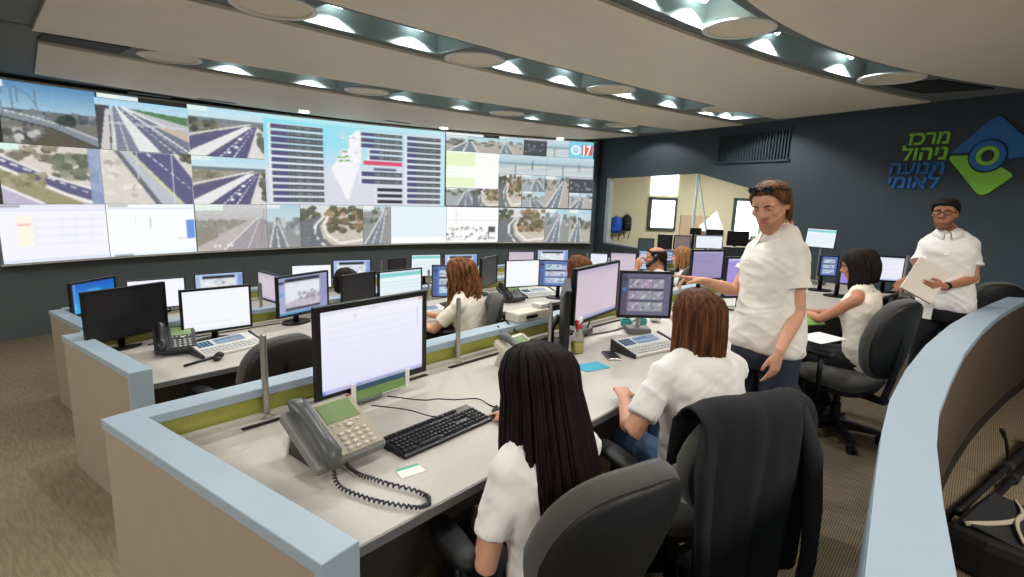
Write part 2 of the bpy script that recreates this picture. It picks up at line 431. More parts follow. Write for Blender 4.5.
def room_window(n, x0, y0, x1, y1):
    (u0, z1), (u1, z0) = rm(x0, y0, VB-.05), rm(x1, y1, VB-.05)
    w = empty('window_%d' % n); struct(w)
    f = MB(); t = .07
    for (a0, a1, c0, c1) in ((u0, u1, z1-t, z1), (u0, u1, z0, z0+t), (u0, u0+t, z0, z1), (u1-t*.7, u1, z0, z1)):
        f.loft([[RM(a0, VB-.06, c0), RM(a1, VB-.06, c0), RM(a1, VB, c0), RM(a0, VB, c0)], [RM(a0, VB-.06, c1), RM(a1, VB-.06, c1), RM(a1, VB, c1), RM(a0, VB, c1)]])
    f.build('window_frame', 'frame_dark', w)
    g = MB(); g.quad(RM(u0+t, VB-.012, z0+t), RM(u1-t*.7, VB-.012, z0+t), RM(u1-t*.7, VB-.012, z1-t), RM(u0+t, VB-.012, z1-t))
    g.build('window_pane', 'daylight', w)
room_window(2, 650, 197, 675, 231)
room_window(3, 735, 198, 778, 243)
(u0, z1), (u1, z0) = rm(652, 172, VB), rm(677, 196, VB)
w = empty('window_4'); struct(w)
g = MB(); g.quad(RM(u0, VB-.02, z0), RM(u1, VB-.02, z0), RM(u1, VB-.02, z1+.2), RM(u0, VB-.02, z1+.2)); g.build('window_pane', 'daylight', w)
# cork board and white sheet against that back wall
(u0, z1), (u1, z0) = rm(681, 215, VB-.02), rm(708, 236, VB-.02)
g = MB(); g.loft([[RM(u0, VB-.03, z0), RM(u1, VB-.03, z0), RM(u1, VB-.005, z0), RM(u0, VB-.005, z0)], [RM(u0, VB-.03, z1), RM(u1, VB-.03, z1), RM(u1, VB-.005, z1), RM(u0, VB-.005, z1)]])
tag(g.build('pin_board', 'cork'), 'tan pin board on the beige wall of the glazed side room', 'board')
pts = [rm(x, y, VB-.6) for x, y in ((699, 226), (717, 211), (724, 231), (702, 231))]
g = MB(); fr = [RM(u, VB-.6, z) for u, z in pts]; bk = [RM(u, VB-.57, z) for u, z in pts]
g.add(fr+bk, [(0, 1, 2, 3), (7, 6, 5, 4)]+[(i, 4+i, 4+(i+1) % 4, (i+1) % 4) for i in range(4)])
tag(g.build('drawing_board', 'whiteboard'), 'slanted white drawing board standing in the glazed side room', 'board')
# two backpacks hanging on the beige wall
def backpack(px, py, w, h, m, label):
    u, z = rm(px, py, VB-.15)
    r_ = empty('backpack', RM(u, VB-.13, z-h/2)); tag(r_, label, 'backpack', 'backpacks hanging in the side room')
    r_.rotation_euler = (0, 0, math.atan2(br.y, br.x))
    g = MB(); g.loft([[(w*.5*k*math.cos(a)*(1 if abs(math.cos(a)) < .99 else 1), dpt*math.sin(a), zz) for a in [2*math.pi*j/14 for j in range(14)]] for k, dpt, zz in ((.6, .05, 0), (.98, .1, .04*h), (1, .11, .45*h), (.92, .09, .8*h), (.6, .06, .96*h), (.2, .02, h))])
    g.build('bag_body', m, r_, smooth=True)
    g = MB(); g.box((0, -.11, .3*h), (w*.7, .05, .36*h), bev=.02); g.build('pocket', m, r_)
    g = MB()
    for sx in (-1, 1): g.tube([(sx*w*.25, -.02, .05), (sx*w*.28, -.06, -.1*h), (sx*w*.2, -.05, -.45*h)], .012, 6)
    g.build('strap', 'pack_black', r_)
    g = MB(); g.tube([(-.04, .02, h*.97), (0, .03, h*1.1), (.04, .02, h*.97)], .01, 6); g.build('handle', 'pack_black', r_)
backpack(616, 225, .33, .40, 'pack_blue', 'bright blue backpack hanging on the beige wall seen through the glass')
backpack(627, 223, .24, .40, 'pack_black', 'black backpack hanging beside the blue backpack')
(u, z) = rm(641, 178, 12.6)
g = MB(); g.lathe([(.0, 0), (.07, 0), (.06, .03), (.02, .06)], RM(u, 12.6, 2.56), 16); tag(g.build('dome_camera', 'white_plastic', smooth=True), 'small white dome camera under the side room ceiling', 'camera')
g = MB(); q = RM(4.6, 11.2, 2.60); g.box(q, (1.2, .6, .03), rot=math.atan2(br.y, br.x)); tag(g.build('ceiling_light', 'lamp'), 'bright flat ceiling light of the glazed side room', 'light')
def area(name, loc, sx, sy, power, col=(1, 1, 1), aim=None, par=None):
    l = bpy.data.lights.new(name, 'AREA'); l.shape = 'RECTANGLE'; l.size = sx; l.size_y = sy; l.energy = power; l.color = col
    o = bpy.data.objects.new(name, l); COL.objects.link(o); o.location = loc
    if aim is not None: o.rotation_euler = (Vector(aim)-Vector(loc)).to_track_quat('-Z', 'Y').to_euler()
    if par is not None: o.parent = par
    return o
area('side_room_lamp', RM(4.6, 11.2, 2.56), 2.2, .6, 130, (1, .97, .92))

# ------------------------------------------------------------------ ceiling
def fit(pts, z=ZC):
    q = [at(x, y, z) for x, y in pts]
    c = np.polyfit([p.x for p in q], [p.y for p in q], 2)
    return lambda x: float(c[0]*x*x+c[1]*x+c[2])
E_vw = fit([(33, 70), (190, 98), (300, 113), (400, 123), (500, 133), (593, 141)])
E1f = fit([(38, 43), (125, 53), (200, 69), (300, 87), (400, 102), (500, 117), (600, 130)])
E1n = fit([(38, 28), (130, 43), (300, 73), (400, 88), (500, 103), (600, 117), (660, 127)])
E2f = fit([(195, 0), (300, 23), (400, 48), (500, 72), (600, 96), (700, 115)])
E2n = fit([(330, 0), (400, 18), (500, 48), (600, 75), (700, 100), (790, 120)])
E3f = fit([(610, 0), (700, 36), (800, 68), (920, 98)])
E3n = fit([(750, 0), (800, 27), (850, 50), (900, 66), (980, 80)])
def wall_x(y):                        # x of the right wall at that y
    for (ax, ay), (bx, by) in zip(RW, RW[1:]):
        if by <= y <= ay: return bx+(ax-bx)*(y-by)/(ay-by)
    return RW[0][0] if y > RW[0][1] else RW[-1][0]
XL = 0.9
def x_end(fn, off=0.16):
    x = 6.0
    for _ in range(60): x = wall_x(fn(x))-off
    return x
def slab(fa, fb, x0, x1a, x1b, z0, z1, n=40, x0b=None):     # between curve fa (near) and fb (far); the ends may differ
    g = MB(); rings = []
    for i in range(n+1):
        t = i/n; xb0 = x0 if x0b is None else x0b; xa = x0+(x1a-x0)*t; xb = xb0+(x1b-xb0)*t
        rings.append([(xa, fa(xa), z0), (xb, fb(xb), z0), (xb, fb(xb), z1), (xa, fa(xa), z1)])
    g.loft(rings); return g
struct(slab(E1f, E_vw, .98, x_end(E1f, .25), 10.0, ZC-.025, ZC+.05, x0b=1.22).build('ceiling_trim_1', 'ceiling_panel'))
struct(slab(E2f, E1n, .74, x_end(E2f), x_end(E1n, .3), ZC-.025, ZC+.05, x0b=.87).build('ceiling_trim_2', 'ceiling_panel'))
struct(slab(E3f, E2n, XL, x_end(E3f), x_end(E2n, .3), ZC-.025, ZC+.05).build('ceiling_trim_3', 'ceiling_panel'))
low = lambda x: -5.05
struct(slab(low, E3n, XL-1.5, 5.0, x_end(E3n, .2), ZC-.025, ZC+.05).build('ceiling_trim_4', 'ceiling_panel'))

# the recesses, by the pixels between which they are seen
STRIPS = [(E1n, E1f, [(203, 64, 350, 88), (388, 94, 492, 111), (522, 115, 610, 128), (638, 128, 668, 132)]),
          (E2n, E2f, [(112, -48, 232, -12), (305, 12, 457, 50), (497, 62, 595, 86), (625, 91, 708, 108), (738, 110, 776, 117)]),
          (E3n, E3f, [(300, -170, 480, -80), (636, -10, 735, 24), (742, 38, 890, 78)])]
def seen_x(px, py): return at(px, py, ZC).x
ceil = MB(); rec = []
V0, V1 = .16, .84
LAB = [['first', 'second', 'third', 'fourth'], ['hidden first', 'first', 'second', 'third', 'fourth'], ['hidden first', 'first', 'second']]
for k, (fn, ff, rs) in enumerate(STRIPS):
    cuts = [(seen_x(a, c), seen_x(e, g)) for a, c, e, g in rs]
    xe = 10.3 if k == 0 else (9.6 if k == 1 else 8.1)
    xs = sorted(set([-4.2, XL]+[c for q in cuts for c in q]+[XL+i*.3 for i in range(33) if XL+i*.3 < xe]+[xe]))
    def pt(x, v, fn=fn, ff=ff): return Vector((x, fn(x)+(ff(x)-fn(x))*v, ZC))
    for xa, xb in zip(xs, xs[1:]):
        xm = (xa+xb)/2; hole = any(a <= xm <= b_ for a, b_ in cuts)
        for va, vb in ((-.05, V0), (V0, V1), (V1, 1.05)):
            if hole and va == V0: continue
            ceil.quad(pt(xa, va), pt(xa, vb), pt(xb, vb), pt(xb, va))
    for j, (a, b_) in enumerate(cuts): rec.append((k, j, a, b_, pt))
# above the beige panels and along the rims, a plain grey soffit
def region(fa, fb, x0, x1, n=30):
    for i in range(n):
        xa, xb = x0+(x1-x0)*i/n, x0+(x1-x0)*(i+1)/n
        ceil.quad((xa, fa(xa), ZC+.004), (xa, fb(xa), ZC+.004), (xb, fb(xb), ZC+.004), (xb, fa(xb), ZC+.004))
region(lambda x: E1f(x)+.0, lambda x: 9.7, -4.3, 10.6); region(E2f, E1n, -4.3, 10.6); region(E3f, E2n, -4.3, 10.6); region(low, E3n, -4.3, 10.6)
struct(ceil.build('ceiling', 'ceiling_grey'))
g = MB(); g.quad((-4.4, -5.3, 3.3), (-4.4, 9.8, 3.3), (11, 9.8, 3.3), (11, -5.3, 3.3)); struct(g.build('ceiling_slab', 'ceiling_dark'))

SN = ['the strip nearest the screens', 'the middle strip', 'the strip nearest the camera']
LPOW = 44.0
for (k, j, a, b_, pt) in rec:
    fx = empty('ceiling_light', pt((a+b_)/2, .5)); o = fx.location
    tag(fx, ('white recessed ceiling light, %s from the left in %s' % (['first', 'second', 'third', 'fourth', 'fifth'][j - (1 if k else 0)], SN[k])) if not (k and j == 0) else 'white recessed ceiling light before the first one seen in %s' % SN[k], 'light', 'recessed ceiling lights')
    n = max(4, int((b_-a)/.15)); g = MB()
    H_ = .17
    def wl(x, v, z): return pt(x, v)-o+Vector((0, 0, z))
    for i in range(n):
        xa, xb = a+(b_-a)*i/n, a+(b_-a)*(i+1)/n
        ta, tb = a+.03+(b_-a-.06)*i/n, a+.03+(b_-a-.06)*(i+1)/n
        g.quad(wl(xa, V0, 0), wl(xb, V0, 0), wl(tb, V0+.06, H_), wl(ta, V0+.06, H_))
        g.quad(wl(xb, V1, 0), wl(xa, V1, 0), wl(ta, V1-.06, H_), wl(tb, V1-.06, H_))
        g.quad(wl(ta, V0+.06, H_), wl(tb, V0+.06, H_), wl(tb, V1-.06, H_), wl(ta, V1-.06, H_))
    g.quad(wl(a, V1, 0), wl(a, V0, 0), wl(a+.03, V0+.06, H_), wl(a+.03, V1-.06, H_))
    g.quad(wl(b_, V0, 0), wl(b_, V1, 0), wl(b_-.03, V1-.06, H_), wl(b_-.03, V0+.06, H_))
    g.build('housing', 'reflector', fx)
    fr = (.22, .78) if b_-a > .8 else (.5,)
    for t in fr:
        x = a+(b_-a)*t
        g = MB(); c = wl(x, V1-.16, H_-.035); g.tube([c+Vector((-.05, 0, 0)), c+Vector((.05, 0, 0))], .02, 10, round_ends=True)
        g.build('lamp', 'lamp', fx, smooth=True)
        pl = bpy.data.lights.new('lamp_light', 'SPOT'); pl.spot_size = R(142); pl.spot_blend = .25; pl.energy = LPOW; pl.shadow_soft_size = .02; pl.color = (1, 1, .99)
        po = bpy.data.objects.new('lamp_light', pl); COL.objects.link(po); po.parent = fx; po.location = c+Vector((0, -.01, -.03))
# round ceiling diffusers between the lights
ROUND = [(170, 57, 0), (367, 91, 0), (507, 113, 0), (622, 125, 0), (274, 6, 1), (475, 59, 1), (611, 89, 1), (723, 109, 1), (739, 28, 2), (891, 78, 2)]
cnt = [0, 0, 0]
for px, py, k in ROUND:
    p = at(px, py, ZC); wdt = abs(STRIPS[k][1](p.x)-STRIPS[k][0](p.x)); r = min(.27, wdt*.42)
    r_ = empty('ceiling_diffuser', (p.x, p.y, ZC)); cnt[k] += 1
    tag(r_, 'round beige ceiling diffuser, %s from the left in %s' % (['first', 'second', 'third', 'fourth'][cnt[k]-1], SN[k]), 'diffuser', 'round ceiling diffusers')
    g = MB(); g.lathe([(r, .0), (r, -.010), (r*.97, -.014), (r*.86, -.014), (r*.84, -.008), (r*.84, 0)], seg=40, cap0=False, cap1=False); g.build('ring', 'white_paint', r_, smooth='auto')
    g = MB(); g.lathe([(r*.85, -.004), (r*.7, -.002), (r*.4, -.003), (r*.12, -.007), (.0, -.008)], seg=40, cap0=False); g.build('dish', 'diffuser_beige', r_, smooth=True)
# downlights in front of the video wall
for j, (px, py) in enumerate(((304, 111.5), (444, 128), (560, 138.5))):
    p = at(px, py, ZC-.03); r_ = empty('downlight', p); tag(r_, 'small round downlight over the screens, %s from the left' % ['first', 'second', 'third'][j], 'light', 'round downlights over the screens')
    g = MB(); g.lathe([(.11, 0), (.11, -.012), (.085, -.016), (.085, 0)], seg=24, cap0=False, cap1=False); g.build('ring', 'white_paint', r_, smooth='auto')
    g = MB(); g.lathe([(.085, -.006), (0, -.007)], seg=24, cap0=False); g.build('lamp', 'lamp', r_)
for j, (px, py) in enumerate(((150, 95), (217, 101), (398, 122))):
    p = at(px, py, ZC-.026); g = MB(); g.box(p, (.5, .1, .012), rot=-.03)
    tag(g.build('ceiling_sensor', 'ceiling_grey'), 'slim grey cover strip in the ceiling over the screens, %s from the left' % ['first', 'second', 'third'][j], 'cover', 'slim covers in the ceiling')
# dark air slots at the ends of the strips
def slot(x0, x1, k, label):
    fn, ff, _ = STRIPS[k]; g = MB(); rings = []
    for i in range(11):
        x = x0+(x1-x0)*i/10; a = fn(x)+(ff(x)-fn(x))*.2; c = fn(x)+(ff(x)-fn(x))*.8
        rings.append([(x, a, ZC-.012), (x, c, ZC-.012), (x, c, ZC-.001), (x, a, ZC-.001)])
    g.loft(rings); tag(g.build('air_slot', 'slot_dark'), label, 'air vent', 'dark ceiling air slots')
slot(seen_x(40, 35), seen_x(124, 50), 0, 'long dark air slot at the left end of the strip nearest the screens')
slot(seen_x(905, 82), seen_x(962, 90), 2, 'dark air slot near the logo wall in the strip nearest the camera')

# ------------------------------------------------------------------ logo and lettering on the right wall
p3, d3, n3, L3 = wall_frame(RW[3], RW[4]); S3 = sum(math.hypot(a[0]-c[0], a[1]-c[1]) for a, c in zip(RW[:3], RW[1:4]))
pX, dX, nX, LX = wall_frame(RW[4], RW[5])
def LW(s, z, o=.02):                   # a point on the wall by (distance along it, height); the sign is flat on the fourth panel's plane
    return p3+d3*(s-S3)+n3*o+Vector((0, 0, z))
S_OFF = S3-6.26+.0
def sign_plate(name, poly, th, m, parent, o=0.005):
    g = MB(); fr = [LW(s, z, o+th)-parent.location for s, z in poly]; bk = [LW(s, z, o)-parent.location for s, z in poly]; k = len(poly)
    g.add(fr+bk, [tuple(range(k)), tuple(range(2*k-1, k-1, -1))]+[(i, k+i, k+(i+1) % k, (i+1) % k) for i in range(k)])
    return g.build(name, m, parent)
lines = [([0x5de, 0x5e8, 0x5db, 0x5d6], 6.43, 6.845, 2.515, 2.64, 'logo_green'), ([0x5e0, 0x5d9, 0x5d4, 0x5d5, 0x5dc], 6.39, 6.855, 2.345, 2.475, 'logo_green'),
         ([0x5ea, 0x5e0, 0x5d5, 0x5e2, 0x5d4], 6.30, 6.865, 2.19, 2.31, 'logo_blue'), ([0x5dc, 0x5d0, 0x5d5, 0x5de, 0x5d9], 6.31, 6.85, 2.03, 2.15, 'logo_blue')]
lg = empty('wall_lettering', LW(6.3, 2.0, 0)); tag(lg, 'green and blue lettering in four lines on the dark right wall', 'sign')
for ch, s0, s1, z0, z1, m in lines:
    cu = bpy.data.curves.new('lettering', 'FONT'); cu.body = ''.join(chr(c) for c in reversed(ch)); cu.size = 1.0; cu.extrude = .05; cu.offset = .02; cu.resolution_u = 3
    t = bpy.data.objects.new('lettering', cu); COL.objects.link(t)
    me = bpy.data.meshes.new_from_object(t.evaluated_get(bpy.context.evaluated_depsgraph_get()))
    co = np.empty(len(me.vertices)*3); me.vertices.foreach_get('co', co); co = co.reshape(-1, 3)
    bpy.data.objects.remove(t)
    # letter body height (without ascender): normalise on the x extent and on the common body height 0.60
    x0, x1 = co[:, 0].min(), co[:, 0].max()
    for v, c in zip(me.vertices, co):
        zz = c[1]/.6*(z1-z0); s = s0+(c[0]-x0)/(x1-x0)*(s1-s0)+.12*(z0+zz-2.3)*.5
        v.co = LW(s, z0+zz, .012+c[2]*.2)-lg.location
    me.materials.clear(); me.materials.append(M[m])
    o = bpy.data.objects.new('lettering', me); COL.objects.link(o); o.parent = lg
    o['label'] = 'green letters' if m == 'logo_green' else 'blue letters'
em = empty('wall_emblem', LW(7.25, 2.36, 0)); tag(em, 'blue and green diamond emblem with a ring on the dark right wall', 'sign')
C_ = (7.235, 2.365)
def arc(r, a0, a1, n=20, c=C_): return [(c[0]+r*math.cos(R(a0+(a1-a0)*i/n)), c[1]+r*1.0*math.sin(R(a0+(a1-a0)*i/n))) for i in range(n+1)]
sign_plate('emblem_plate', [(6.90, 2.405), (7.07, 2.405)]+arc(.172, 165, 8, 16)+[(7.41, 2.33), (7.60, 2.36), (7.615, 2.42), (7.30, 2.745), (7.255, 2.755), (7.21, 2.735)], .02, 'logo_blue', em)['label'] = 'blue upper half'
sign_plate('emblem_plate', [(6.905, 2.375), (6.895, 2.34), (7.20, 1.985), (7.25, 1.965), (7.30, 1.985), (7.475, 2.155), (7.46, 2.185), (7.365, 2.25)]+arc(.172, -42, -180, 16)+[(7.06, 2.375)], .02, 'logo_green', em)['label'] = 'green lower half'
def ring(r0, r1, m, o, nm):
    g = MB(); n = 40
    A = [LW(C_[0]+r*math.cos(2*math.pi*i/n), C_[1]+r*math.sin(2*math.pi*i/n), oo)-em.location for r, oo in ((r0, o), (r1, o), (r1, 0.0), (r0, 0.0)) for i in range(n)]
    fs = []
    for q in range(4):
        for i in range(n): fs.append((q*n+i, q*n+(i+1) % n, ((q+1) % 4)*n+(i+1) % n, ((q+1) % 4)*n+i))
    g.add(A, fs); return g.build(nm, m, em, smooth='auto')
ring(.105, .155, 'logo_blue', .03, 'emblem_ring')['label'] = 'blue outer ring'
ring(.06, .10, 'logo_green', .03, 'emblem_ring')['label'] = 'green inner ring'

# dark slatted ventilation grille on the right wall
S2 = sum(math.hypot(a[0]-c[0], a[1]-c[1]) for a, c in zip(RW[:2], RW[1:3]))
p2_, d2_, n2_, L2_ = wall_frame(RW[2], RW[3])
gr = empty('ventilation_grille'); tag(gr, 'dark slatted ventilation grille high on the right wall', 'vent')
g = MB()
A_ = [(p1+d1*.55, n1), (p1+d1*L1, n1)]
for i in range(26):
    q = p1+d1*(.5+i*.055); g.box(q+n1*.012+Vector((0, 0, 2.62)), (.022, .03, .42), rot=math.atan2(d1.y, d1.x))
g.build('slat', 'grille_dark', gr)['kind'] = 'stuff'
g = MB()
for zz in (2.4, 2.84): g.box(p1+d1*(.5+12.5*.055)+n1*.015+Vector((0, 0, zz)), (1.46, .03, .03), rot=math.atan2(d1.y, d1.x))
g.build('frame', 'grille_dark', gr)
# ================================================================== PICTURES SHOWN ON SCREENS
rng = np.random.default_rng(5)
class Pic:
    """a small canvas; u to the right, v upwards, both 0..1"""
    def __init__(s, w, h, col=(240, 240, 240)):
        s.w, s.h = w, h
        s.a = np.zeros((h, w, 3)); s.a[:] = col
        s.U, s.V = np.meshgrid((np.arange(w))/(w-1), (np.arange(h))/(h-1))
    def _blend(s, mk, col, a=1.0): s.a[mk] = s.a[mk]*(1-a)+np.array(col)*a
    def poly(s, pts, col, a=1.0):
        ins = np.zeros_like(s.U, bool); n = len(pts)
        for i in range(n):
            (x0, y0), (x1, y1) = pts[i], pts[(i+1) % n]
            if y0 == y1: continue
            c = ((s.V >= min(y0, y1)) & (s.V < max(y0, y1)) & (s.U < x0+(s.V-y0)*(x1-x0)/(y1-y0)))
            ins ^= c
        s._blend(ins, col, a); return s
    def rect(s, x0, y0, x1, y1, col, a=1.0): s._blend((s.U >= x0) & (s.U <= x1) & (s.V >= y0) & (s.V <= y1), col, a); return s
    def ell(s, x, y, rx, ry, col, a=1.0): s._blend(((s.U-x)/rx)**2+((s.V-y)/ry)**2 <= 1, col, a); return s
    def line(s, p, q, wd, col, a=1.0, asp=1.5):
        px, py, qx, qy = p[0]*asp, p[1], q[0]*asp, q[1]; dx, dy = qx-px, qy-py; L = dx*dx+dy*dy+1e-9
        t = np.clip(((s.U*asp-px)*dx+(s.V-py)*dy)/L, 0, 1)
        s._blend(np.hypot(s.U*asp-px-t*dx, s.V-py-t*dy) <= wd, col, a); return s
    def path(s, pts, wd, col, a=1.0):
        for p, q in zip(pts, pts[1:]): s.line(p, q, wd, col, a)
        return s
    def grad(s, c0, c1, y0=0, y1=1):
        m = (s.V >= y0) & (s.V <= y1); t = ((s.V-y0)/(y1-y0))[..., None]
        g = np.array(c0)*(1-t)+np.array(c1)*t; s.a[m] = g[m]; return s
    def noise(s, amp, y0=0, y1=1, k=2):
        n = rng.normal(0, 1, (s.h//k+2, s.w//k+2)); n = np.kron(n, np.ones((k, k)))[:s.h, :s.w]
        m = (s.V >= y0) & (s.V <= y1); s.a[m] += (n[..., None]*amp)[m]; return s
    def blobs(s, n, x0, y0, x1, y1, r0, r1, cols):
        for _ in range(n):
            c = np.array(cols[rng.integers(len(cols))])+rng.normal(0, 8)
            r = rng.uniform(r0, r1); s.ell(rng.uniform(x0, x1), rng.uniform(y0, y1), r, r*1.1, c)
        return s
    def dashes(s, p, q, n, wd, col):
        for i in range(n):
            t0, t1 = i/n, (i+.5)/n
            s.line((p[0]+(q[0]-p[0])*t0, p[1]+(q[1]-p[1])*t0), (p[0]+(q[0]-p[0])*t1, p[1]+(q[1]-p[1])*t1), wd*(.4+.6*(1-i/n)), col)
        return s
    def colors(s, soft=1):
        a = s.a
        for _ in range(soft):
            b_ = np.pad(a, ((1, 1), (1, 1), (0, 0)), 'edge'); a = (a*2+b_[:-2, 1:-1]+b_[2:, 1:-1]+b_[1:-1, :-2]+b_[1:-1, 2:])/6
        c = np.clip(a, 0, 255)/255.0
        l = np.where(c <= .04045, c/12.92, ((c+.055)/1.055)**2.4)
        return np.concatenate([l, np.ones((s.h, s.w, 1))], 2).reshape(-1).astype(np.float32)
def pic_mesh(name, pic, fn, m, parent=None):
    w, h = pic.w, pic.h
    vs = [fn(i/(w-1), j/(h-1)) for j in range(h) for i in range(w)]
    fs = [(j*w+i, j*w+i+1, (j+1)*w+i+1, (j+1)*w+i) for j in range(h-1) for i in range(w-1)]
    me = bpy.data.meshes.new(name); me.from_pydata([tuple(v) for v in vs], [], fs)
    at_ = me.color_attributes.new('pic', 'FLOAT_COLOR', 'POINT'); at_.data.foreach_set('color', pic.colors())
    me.materials.append(M[m]); o = bpy.data.objects.new(name, me); COL.objects.link(o)
    if parent is not None: o.parent = parent
    return o

G_VEG = [(62, 66, 48), (84, 84, 60), (48, 54, 44)]; G_DRY = [(120, 116, 92), (96, 92, 70), (140, 132, 110)]
def p_overpass(w, h):
    p = Pic(w, h, (96, 96, 90)); p.grad((150, 190, 210), (62, 120, 165), .52, 1)
    p.rect(0, .40, 1, .56, (70, 78, 84)); p.blobs(40, 0, .4, 1, .54, .02, .05, [(52, 62, 60), (88, 96, 100), (120, 128, 130)])
    p.blobs(30, .0, .0, .6, .34, .02, .06, [(60, 60, 56), (170, 172, 170), (96, 96, 92)])
    p.poly([(0, .52), (0, .42), (.5, .30), (1, .02), (1, .14), (.6, .34), (.3, .44)], (112, 120, 132))
    p.path([(0, .53), (.3, .46), (.6, .36), (1, .16)], .012, (196, 200, 200)); p.path([(0, .42), (.5, .29), (1, .0)], .012, (30, 34, 36))
    p.poly([(.25, 0), (.5, .28), (.98, .0)], (64, 60, 44)); p.blobs(20, .55, .38, .72, .5, .03, .06, [(30, 42, 40)])
    for x in (.02, .12, .17, .35): p.line((x, .45), (x+.01, .9), .006, (70, 84, 92))
    p.path([(.1, .95), (.3, .8), (.38, .6)], .006, (60, 90, 116)); p.rect(0, .9, .06, 1, (220, 235, 235)); return p.noise(3)
def p_side_road(w, h):
    p = Pic(w, h, (206, 198, 186)); p.blobs(45, 0, .7, .55, 1, .02, .06, G_DRY); p.blobs(50, .5, .45, .95, .85, .03, .07, [(104, 108, 84), (128, 128, 104), (80, 88, 68)])
    p.poly([(0, .8), (0, .64), (.6, .2), (1, .0), (1, .2), (.55, .42)], (72, 69, 106)); p.dashes((0, .74), (1, .1), 9, .016, (230, 230, 238))
    p.path([(0, .82), (.5, .46), (1, .22)], .02, (228, 224, 220)); p.path([(0, .62), (.6, .18), (.9, .0)], .02, (236, 232, 226))
    p.poly([(0, .58), (.55, .17), (.8, 0), (.4, 0), (0, .3)], (138, 132, 94)); p.blobs(40, .0, .3, .4, .5, .02, .05, [(120, 116, 76), (150, 142, 104)])
    p.poly([(0, .28), (.4, 0), (0, 0)], (176, 168, 190)); p.path([(0, .3), (.38, 0)], .02, (238, 236, 236))
    p.rect(.87, 0, 1, 1, (124, 146, 184), .85); p.rect(0, .9, .2, 1, (210, 240, 225)); return p.noise(4)
def p_highway(w, h):
    p = Pic(w, h, (176, 178, 184)); p.grad((176, 212, 226), (150, 200, 226), .8, 1); p.poly([(.3, .86), (1, .78), (1, .6), (.4, .82)], (58, 108, 62))
    p.rect(0, 0, .14, .86, (46, 44, 48)); p.poly([(.1, .8), (.14, .8), (.12, 0), (.02, 0)], (196, 190, 188))
    for x0, x1, c in ((.13, .18, (206, 206, 206)), (.18, .42, (108, 112, 132)), (.42, .66, (222, 222, 222)), (.66, .94, (84, 88, 112)), (.94, 1.1, (226, 226, 224))):
        p.poly([(.16+(x0)*.1, .86), (.16+x1*.1, .86), (x1, .0), (x0, .0)], c)
    p.poly([(.26, .86), (.3, .86), (1.0, .3), (1, .0), (.95, 0)], (96, 100, 120)); p.path([(.28, .86), (1, .36)], .02, (220, 220, 220)); p.path([(.27, .86), (1, .02)], .014, (230, 230, 230))
    p.poly([(.6, .55), (1, .25), (1, .45), (.8, .55)], (190, 170, 150)); p.rect(.1, .52, .95, .56, (200, 204, 210), .6)
    p.dashes((.3, .0), (.2, .8), 10, .01, (236, 236, 236)); p.dashes((.82, .0), (.24, .84), 12, .01, (236, 236, 236)); return p.noise(4)
def p_bridge(w, h):
    p = Pic(w, h, (208, 200, 188)); p.blobs(40, 0, 0, .5, 1, .02, .06, [(214, 208, 196), (188, 180, 166), (222, 216, 206)])
    p.poly([(.16, 1), (.3, 1), (.85, 0), (.55, 0)], (176, 180, 190)); p.poly([(.14, 1), (.2, 1), (.62, 0), (.55, 0)], (84, 88, 100))
    p.poly([(.3, 1), (.78, 1), (1, .5), (1, 0), (.86, 0)], (72, 68, 112)); p.poly([(.28, 1), (.32, 1), (.89, 0), (.82, 0)], (196, 196, 150))
    p.dashes((.5, .96), (1, .28), 8, .013, (230, 230, 236)); p.poly([(.78, 1), (1, 1), (1, .55)], (206, 202, 196)); p.blobs(10, .85, .85, 1, 1, .03, .05, G_VEG)
    for x in (.38, .77): p.line((x, .48 if x < .5 else 0), (x, 1), .012, (206, 214, 220))
    return p.noise(3)
def p_motorway(w, h, low=False):
    p = Pic(w, h, (196, 190, 184)); p.grad((196, 220, 228), (170, 214, 232), .76, 1); p.rect(0, .68, 1, .78, (96, 110, 112))
    p.poly([(0, .72), (1, .7), (.6, .55), (0, .4)], (150, 140, 122) if low else (120, 116, 118)); p.blobs(24, .0, .5, .35, .72, .02, .06, G_VEG if not low else G_DRY)
    p.poly([(0, .38), (.0, .1), (.72, .66), (.8, .7)], (70, 67, 102)); p.path([(0, .42), (.8, .72)], .014, (226, 222, 220))
    p.poly([(0, .08), (0, -.1), (.2, -.1), (.84, .68), (.74, .68)], (226, 224, 222)); p.poly([(.2, 0), (.74, .0), (.9, .68), (.84, .68)], (68, 64, 104))
    p.dashes((.38, 0), (.85, .66), 9, .014, (228, 228, 236)); p.dashes((.56, 0), (.87, .66), 9, .014, (228, 228, 236))
    p.poly([(.76, 0), (.9, .68), (1, .66), (1, 0)], (214, 210, 206)); p.blobs(18, .93, .1, 1.0, .68, .03, .06, [(70, 76, 60), (96, 96, 80)])
    for x, y in ((.6, .22), (.66, .4), (.5, .1)): p.ell(x, y, .03, .03, (232, 232, 236))
    p.rect(0, .92, .25, 1, (214, 236, 228)); return p.noise(4)
